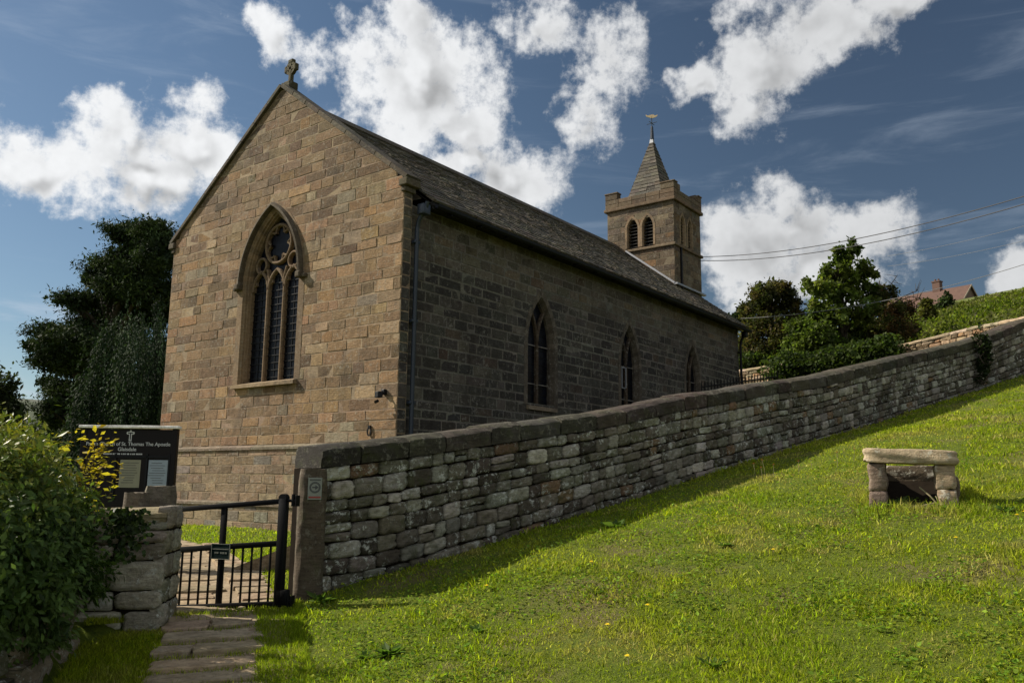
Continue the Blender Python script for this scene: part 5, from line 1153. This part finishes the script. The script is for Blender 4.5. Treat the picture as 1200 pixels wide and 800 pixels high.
mb = MB(); leaf_quads(P_, D_, N_, sz, sz*.36, palette(n, [(.14, .23, .022), (.18, .26, .028), (.10, .18, .018), (.23, .26, .03)], .3), mb); props(mb.build('clover', M['leaf']), kind='stuff')
n = 1500; u = rng.uniform(-.12, 1.05, n); v_ = np.where(rng.random(n) < .5, np.abs(rng.normal(.14, .12, n))+.10, rng.uniform(-.75, .05, n)); u = np.where((v_ < -.02) & (u > -.02) & (u < .92), np.where(u < .45, rng.normal(-.05, .03, n), rng.normal(.94, .04, n)), u)
fx_ = s0c[0]+sd_[0]*u+sn[0]*v_; fy_ = s0c[1]+sd_[1]*u+sn[1]*v_; blades(fx_, fy_, height(fx_, fy_), rng.uniform(.04, .13, n), rng.uniform(.003, .006, n), grass_cols(fx_, fy_, n), 'shelter_grass', .5)
# grass between the flags and by the threshold, churchyard lawn
n = 60000; u = rng.uniform(-.95, .75, n); s_ = rng.uniform(-.1, 2.6, n); px_ = pa[0]+pd[0]*s_+pe[0]*u; py_ = pa[1]+pd[1]*s_+pe[1]*u
inside = np.zeros(n, bool)
for (s0, dp) in rows_: inside |= (s_ > s0+.03) & (s_ < s0+dp-.03) & (np.abs(u) < np.where(s_ < .25, .47, .37))
keep = ~inside & (rng.random(n) < np.where(np.abs(u) > np.where(s_ < .25, .46, .36), 1., .30)); px_, py_ = px_[keep], py_[keep]; n = len(px_)
blades(px_, py_, height(px_, py_)+.01, rng.uniform(.03, .075, n), np.full(n, .0030), grass_cols(px_, py_, n, .6), 'path_grass', .5)
n = 90000; t_ = 7.2*np.exp(rng.random(n)*math.log(22/7.2)); lat = rng.uniform(-.46, .02, n)*t_; lx_ = CAM[0]+fw2[0]*t_+rt2[0]*lat; ly_ = CAM[1]+fw2[1]*t_+rt2[1]*lat
ok = (sdist(lx_, ly_, DIV) < -.22) & ~inpoly(lx_, ly_, PATH_IN) & (ly_ < -.18) & (lx_ > -7); lx_, ly_, t_ = lx_[ok], ly_[ok], t_[ok]; n = len(lx_)
blades(lx_, ly_, height(lx_, ly_), rng.uniform(.03, .07, n), .004*(t_/8)**.9, grass_cols(lx_, ly_, n, .4), 'churchyard_grass', .5)
# long rough grass and weeds on the bank above the far wall
n = 110000; bx_ = rng.uniform(-3, 16, n); by_ = rng.uniform(18.5, 46, n); ok = (by_ > np.interp(bx_, FWALL[:, 0], FWALL[:, 1])+.45) & (rng.random(n) < (28/(by_+8))**1.2) & (sdist(bx_, by_, DIV) < -.3)
bx_, by_ = bx_[ok], by_[ok]; n = len(bx_); lump = fbm(bx_*.8, by_*.8, 71)
P_ = np.stack([bx_, by_, height(bx_, by_)+rng.uniform(.02, 1., n)*(.10+.75*sstep(.35, .75, lump))], 1); D_ = unit(n); D_[:, 2] += .35; N_ = unit(n); N_[:, 2] = np.abs(N_[:, 2])+.4; sz = rng.uniform(.10, .22, n)
mb = MB(); leaf_quads(P_, D_, N_, sz, sz*.26, grass_cols(bx_*.4, by_*.4, n, .6)*np.array([.42, .46, .75])*(.7+.6*rng.random((n, 1))), mb)
n = 90000; fx_ = rng.uniform(-8, 45, n); fy_ = rng.uniform(26, 62, n); lump = fbm(fx_*.35, fy_*.35, 77)
P_ = np.stack([fx_, fy_, height(fx_, fy_)+rng.uniform(.02, 1., n)*(.08+.35*sstep(.4, .75, lump))], 1); D_ = unit(n); D_[:, 2] += .35; N_ = unit(n); N_[:, 2] = np.abs(N_[:, 2])+.4; sz = rng.uniform(.12, .28, n)
leaf_quads(P_, D_, N_, sz, sz*.3, grass_cols(fx_*.3, fy_*.3, n, .8)*np.array([.42, .42, .8])*(.7+.6*rng.random((n, 1))), mb); props(mb.build('bank_undergrowth', M['leaf']), kind='stuff')

# the bush at the left
br0 = V(3.9, -8.1, -.1); bush = thing('bush', br0, 'large leafy dark green bush with golden shoot tips at the left of the gate', 'bush')
lb = [((3.92, -8.02, .50), (.72, .66, .62)), ((3.36, -7.86, .85), (.64, .50, .46)), ((4.45, -8.35, .60), (.70, .65, .68)), ((3.02, -7.48, .85), (.42, .33, .36)), ((4.1, -8.3, 1.0), (.7, .6, .35)), ((3.1, -8.3, .6), (1., .9, .7)), ((4.95, -8.95, .5), (.55, .6, .7)), ((3.40, -7.2, .62), (.22, .20, .28)), ((4.35, -8.0, .12), (.42, .40, .34)), ((3.9, -7.5, .25), (.36, .32, .4))]
P_, ids, nc = crown_pts(lb, 60000, 90, .13); cen = V(3.9, -8.2, .3)
out = P_-cen; out /= np.linalg.norm(out, axis=1, keepdims=True); D_ = unit(len(P_))*.75+out*.55; D_[:, 2] -= .55; N_ = out+unit(len(P_))*.5; N_[:, 2] += .3
cc_ = palette(nc, [(.058, .098, .024), (.076, .12, .030), (.046, .080, .021), (.10, .145, .036)], .22)[ids]*np.exp(rng.normal(0, .2, (len(P_), 1)))
topness = sstep(.72, 1.25, P_[:, 2]+.15*rng.normal(size=len(P_))); yc = np.array([(.20, .215, .030), (.26, .235, .032), (.16, .20, .032)])[rng.integers(0, 3, len(P_))]
cc_ = cc_*(1-topness[:, None]*.75)+yc*topness[:, None]*.75
ok = (P_[:, 2] > -.3) & (sdist(P_[:, 0], P_[:, 1], DIV) < .42); P_, D_, N_, cc_ = P_[ok], D_[ok], N_[ok], cc_[ok]
sz = .054*np.exp(rng.normal(0, .25, len(P_))); mb = MB(); leaf_quads(P_, D_, N_, sz, sz*.22, cc_, mb); mb.build('foliage', M['gloss_leaf'], bush)
mb = MB()
for k_ in range(26):
    c = np.array(lb[k_ % 5][0])+rng.normal(0, .12, 3); s0_ = V(3.5+rng.normal(0, .3), -8.2+rng.normal(0, .3), -.3); mb.tube([s0_, (s0_+c)/2+rng.normal(0, .08, 3), c], [.022, .014, .006], k=5)
mb.build('branches', M['bark'], bush)
mb = MB(); sm = MB(); Ps, Ds, Ns, Cs = [], [], [], []
tips = [(5, 510), (25, 500), (45, 518), (62, 512), (78, 528), (95, 505), (105, 520), (116, 500), (122, 518), (133, 512), (110, 535), (128, 538), (90, 540), (70, 545), (40, 535), (140, 545), (118, 552), (12, 535)]
for (x, y) in tips:
    dd = 6.0+x*.006; tip = at(x, y, dd); b0 = tip+V(rng.normal(-.05, .06), rng.normal(-.06, .05), -rng.uniform(.25, .4)); sm.tube([b0, (b0+tip)/2+rng.normal(0, .02, 3), tip], [.005, .004, .002], k=4); gold = 1. if x > 85 else .45
    for f in np.linspace(.1, 1, 26):
        Ps.append(b0+(tip-b0)*f+rng.normal(0, .022, 3)); v_ = rng.normal(0, 1, 3); v_[2] = abs(v_[2])*.4; Ds.append(v_); Ns.append(V(0, 0, 1)+rng.normal(0, .5, 3)); k2 = gold*(.4+.6*f)
        Cs.append(np.array([.12, .15, .025])*(1-k2)+np.array(random.choice([(.50, .33, .025), (.58, .44, .05), (.42, .32, .035)]))*k2)
sz = .052*np.exp(rng.normal(0, .25, len(Ps))); leaf_quads(np.array(Ps), np.array(Ds), np.array(Ns), sz, sz*.26, np.array(Cs), mb); gs_ = mb.build('golden_foliage', M['leaf'], bush); sm.build('twigs', M['bark'], gs_)
# ivy over the wall end
P_ = np.array([at(x, y, 6.85) for x, y in zip(rng.normal(146, 13, 520), rng.normal(612, 18, 520))]); k2 = (P_[:, 2] < .74); P_ = P_[k2]; n = len(P_); D_ = unit(n); D_[:, 2] -= .8; N_ = (CAM-P_)/7+unit(n)*.5
sz = rng.uniform(.03, .06, n); mb = MB(); leaf_quads(P_, D_, N_, sz, sz*.4, palette(n, [(.03, .05, .015), (.05, .075, .02), (.02, .034, .012)], .3), mb)
props(mb.build('trailing_ivy', M['gloss_leaf'], loc=P_.mean(0)), 'trailing ivy hanging over the capped wall end beside the bush', 'ivy')

# ------------------------------------------------------------------ weeds and flowers on the slope
def ground_at(x, y):
    for t_ in np.linspace(3.5, 30, 900):
        p_ = at(x, y, t_)
        if p_[2] <= H1(p_[0], p_[1]): return p_
    return at(x, y, 20)
def weed(x, y, n, r_, pal, label, group=None):
    p_ = ground_at(x, y); a = rng.uniform(0, 6.28, n); D_ = np.stack([np.cos(a), np.sin(a), rng.uniform(.15, .9, n)], 1); P_ = p_+D_*.01; N_ = np.tile(V(0, 0, 1.), (n, 1))+rng.normal(0, .25, (n, 3)); sz = r_*rng.uniform(.5, 1.1, n)
    mb = MB(); leaf_quads(P_, D_, N_, sz, sz*.24, palette(n, pal, .2), mb); return props(mb.build('weed_plant', M['leaf'], loc=p_), label, 'weed', group)
WD = [(.09, .15, .03), (.12, .18, .04), (.07, .12, .025)]
for (x, y, n, r_, lab) in ((722, 618, 26, .17, 'broad-leaved dock in the wall shadow below the middle of the wall'), (455, 768, 40, .13, 'dark leafy weed clump low in the grass at the bottom centre-left'), (430, 772, 24, .10, 'smaller weed tuft just left of the dark leafy clump'), (375, 705, 22, .18, 'long-leaved grass tussock at the foot of the stone gatepost'), (835, 782, 22, .11, 'ragged weed rosette near the bottom edge right of centre'), (1050, 592, 20, .16, 'green weed growing in the mouth of the stone shelter'), (700, 695, 20, .09, 'flat plantain rosette in open grass below the wall shadow'), (850, 640, 16, .09, 'flat plantain rosette left below the stone shelter'), (1180, 600, 20, .12, 'leafy weed by the yellow flowers at the right edge'), (560, 740, 18, .08, 'small clover patch at the lower centre')):
    weed(x, y, n, r_, WD if 'dark' not in lab else [(.07, .125, .022), (.09, .15, .026)], lab)
def flower(x, y, hgt, mt, r_, label, group):
    p_ = ground_at(x, y); root = thing('flower', p_, label, 'flower', group); a_ = MB(); tp = p_+V(rng.normal(0, .02), rng.normal(0, .02), hgt); a_.tube([p_-V(0, 0, .02), (p_+tp)/2+V(.006, 0, 0), tp], .003, k=5); a_.build('stalk', M['twig'], root)
    a_ = MB(); k_ = 10
    for j in range(k_):
        t_ = j*2*math.pi/k_; c, s_ = math.cos(t_), math.sin(t_); c2, s2 = math.cos(t_+.28), math.sin(t_+.28); c1, s1 = math.cos(t_-.28), math.sin(t_-.28)
        a_.poly([tp, tp+V(c1*r_*.7, s1*r_*.7, .3*r_), tp+V(c*r_, s_*r_, .15*r_), tp+V(c2*r_*.7, s2*r_*.7, .3*r_)])
        a_.poly([tp+V(0, 0, .004), tp+V(c1*r_*.4, s1*r_*.4, .5*r_), tp+V(c*r_*.6, s_*r_*.6, .55*r_), tp+V(c2*r_*.4, s2*r_*.4, .5*r_)])
    a_.build('petals', M[mt], root)
for x, y in ((979, 539), (1116, 632), (1193, 605), (1200, 601), (1160, 478), (1155, 492), (762, 712), (715, 735), (736, 774), (694, 660), (1133, 512), (1175, 470), (575, 600+88), (905, 646)): flower(x, y+5, .05, 'petal', .022, 'small yellow dandelion flower low in the grass of the slope', 'yellow flowers in the grass')
for x, y in ((981, 539), (1000, 533), (885, 551), (897, 549), (906, 553), (936, 547), (952, 543), (893, 556)): flower(x, y+8, random.uniform(.14, .22), 'orange', .017, 'tall thin orange flower standing left of the stone shelter', 'orange flowers by the shelter')

# ------------------------------------------------------------------ railing, houses, cables
rr0, rr1 = at(822, 449, 21.5), at(911, 437, 23.5); rl = thing('railing', V(rr0[0], rr0[1], H1(rr0[0], rr0[1])), 'low black iron railing beside the far end of the church', 'railing'); n = 26
for z_, nm_ in ((-.10, 'rail'), (-.75, 'rail')):
    a_ = MB(); a_.tube([rr0+V(0, 0, z_), rr1+V(0, 0, z_)], .02, k=6); a_.build(nm_, M['iron'], rl)
for i in range(n):
    p_ = rr0+(rr1-rr0)*i/(n-1); a_ = MB(); a_.tube([p_+V(0, 0, -1.2), p_+V(0, 0, 0), p_+V(0, 0, .07)], [.014, .014, .003], k=5); a_.build('bar', M['iron'], rl)
def house(name, label, g0, ld, length, width, eave, ridge, wallm, roofm, stack=True):
    """g0: ground corner at the near gable; ld: direction of the ridge away from it"""
    ld = nrm(ld); wd_ = V(ld[1], -ld[0], 0); r_ = thing(name, g0, label, 'house'); q = lambda a, b, z: g0+ld*a+wd_*b+V(0, 0, z)
    a_ = MB()
    for a in (0, length): a_.poly([q(a, 0, -6), q(a, width, -6), q(a, width, eave), q(a, width/2, ridge), q(a, 0, eave)])
    for b in (0, width): a_.poly([q(0, b, -6), q(length, b, -6), q(length, b, eave), q(0, b, eave)])
    a_.build('wall', M[wallm], r_)
    a_ = MB(); k_ = (ridge-eave)/(width/2)
    for s in (0, 1):
        b0, b1 = (-.35, width/2) if s == 0 else (width+.35, width/2); z0, z1 = eave-.35*k_+.06, ridge+.06
        P8 = [q(-.25, b0, z0), q(length+.25, b0, z0), q(length+.25, b1, z1), q(-.25, b1, z1)]; a_.add(P8+[p_+V(0, 0, .16) for p_ in P8], [(0, 1, 2, 3), (4, 5, 6, 7), (0, 1, 5, 4), (1, 2, 6, 5), (2, 3, 7, 6), (3, 0, 4, 7)])
    rf_ = a_.build('roof', M[roofm], r_)
    a_ = MB(); cc0 = q(length*.38, width/2, ridge+.5); a_.box(cc0, (.5, .42, .85), [ld, wd_, V(0, 0, 1)]); a_.box(cc0+V(0, 0, .86), (.58, .5, .08), [ld, wd_, V(0, 0, 1)])
    for s in (-.22, .22): a_.tube([cc0+ld*s+V(0, 0, .9), cc0+ld*s+V(0, 0, 1.25)], .13)
    if stack: a_.build('chimney', M['tile'], rf_)
    def win(a, b, z, u, w_, h_, o_):
        f_ = MB(); c = q(a, b, z)+o_*.04; f_.box(c, (w_/2+.09, .05, h_/2+.09), [u, o_, V(0, 0, 1)]); fo = f_.build('window', M['white'], r_)
        f_ = MB(); f_.box(c+o_*.045, (w_/2, .015, h_/2), [u, o_, V(0, 0, 1)]); f_.build('pane', M['glass'], fo)
    win(0, width*.62, ridge-2.4 if ridge-eave > 2 else eave-1, wd_, .9, 1.3, -ld)
    for a in (.2, .45, .7): win(length*a, 0, eave-1.0, ld, 1.1, 1.2, -wd_)
    a_ = MB()
    for s in (0, 1):
        b0 = -.36 if s == 0 else width+.36; P4 = [q(-.29, b0, eave-.36*k_), q(-.29, width/2, ridge), q(-.29, width/2, ridge+.25), q(-.29, b0, eave-.36*k_+.25)]; a_.add(P4+[p_-ld*.04 for p_ in P4], [(0, 1, 2, 3), (7, 6, 5, 4), (0, 4, 5, 1), (3, 2, 6, 7)])
    a_.build('verge_board', M['pale_render'], rf_); return r_
hp = at(1128, 352, 110); apx = at(1143, 335, 111.5); hz0 = apx[2]-5.2
ldir = nrm(-RT*V(1, 1, 0)*.60+FW*V(1, 1, 0)*.80)
house('stone_house', 'stone house with red tiled roof and chimney on the hill at the right', V(hp[0], hp[1], hz0), ldir, 11.0, 4.5, 3.2, 5.2, 'render', 'tile')
h2 = at(1070, 372, 100); house('cottage', 'pale cottage with red roof half hidden behind the ragged reddish tree', V(h2[0], h2[1], h2[2]-1.5), ldir, 3.6, 3.4, 2.3, 3.6, 'pale_render', 'tile', False)
def cable(p0, p1, sag, r_, label, mt='cable'):
    pts = [np.array(p0)*(1-f)+np.array(p1)*f-V(0, 0, sag*4*f*(1-f)) for f in np.linspace(0, 1, 40)]; b = MB(); b.tube(pts, r_, k=5)
    return props(b.build('overhead_cable', M[mt], loc=pts[0]), label, 'cable')
ta = V(TX1+.03, TY1-.15, 8.98); tb = V(TX1+.03, TY1-.15, 8.84)
cable(ta, at(1420, 157, 15), .55, .012, 'upper of the two dark cables running from the tower to the right edge'); cable(tb, at(1420, 166, 15), .60, .012, 'lower of the two dark cables running from the tower to the right edge')
cable(at(868, 373, 31), at(1420, 228, 22), .7, .010, 'thin pale cable rising across the dark round tree behind the church', 'pale_cable')
cable(at(1040, 300, 40), at(1420, 190, 30), .4, .008, 'faint thin cable high on the right, nearest below the dark pair', 'pale_cable'); cable(at(1040, 312, 40), at(1420, 215, 30), .4, .008, 'faint thin cable at the right, lowest of the thin ones', 'pale_cable')
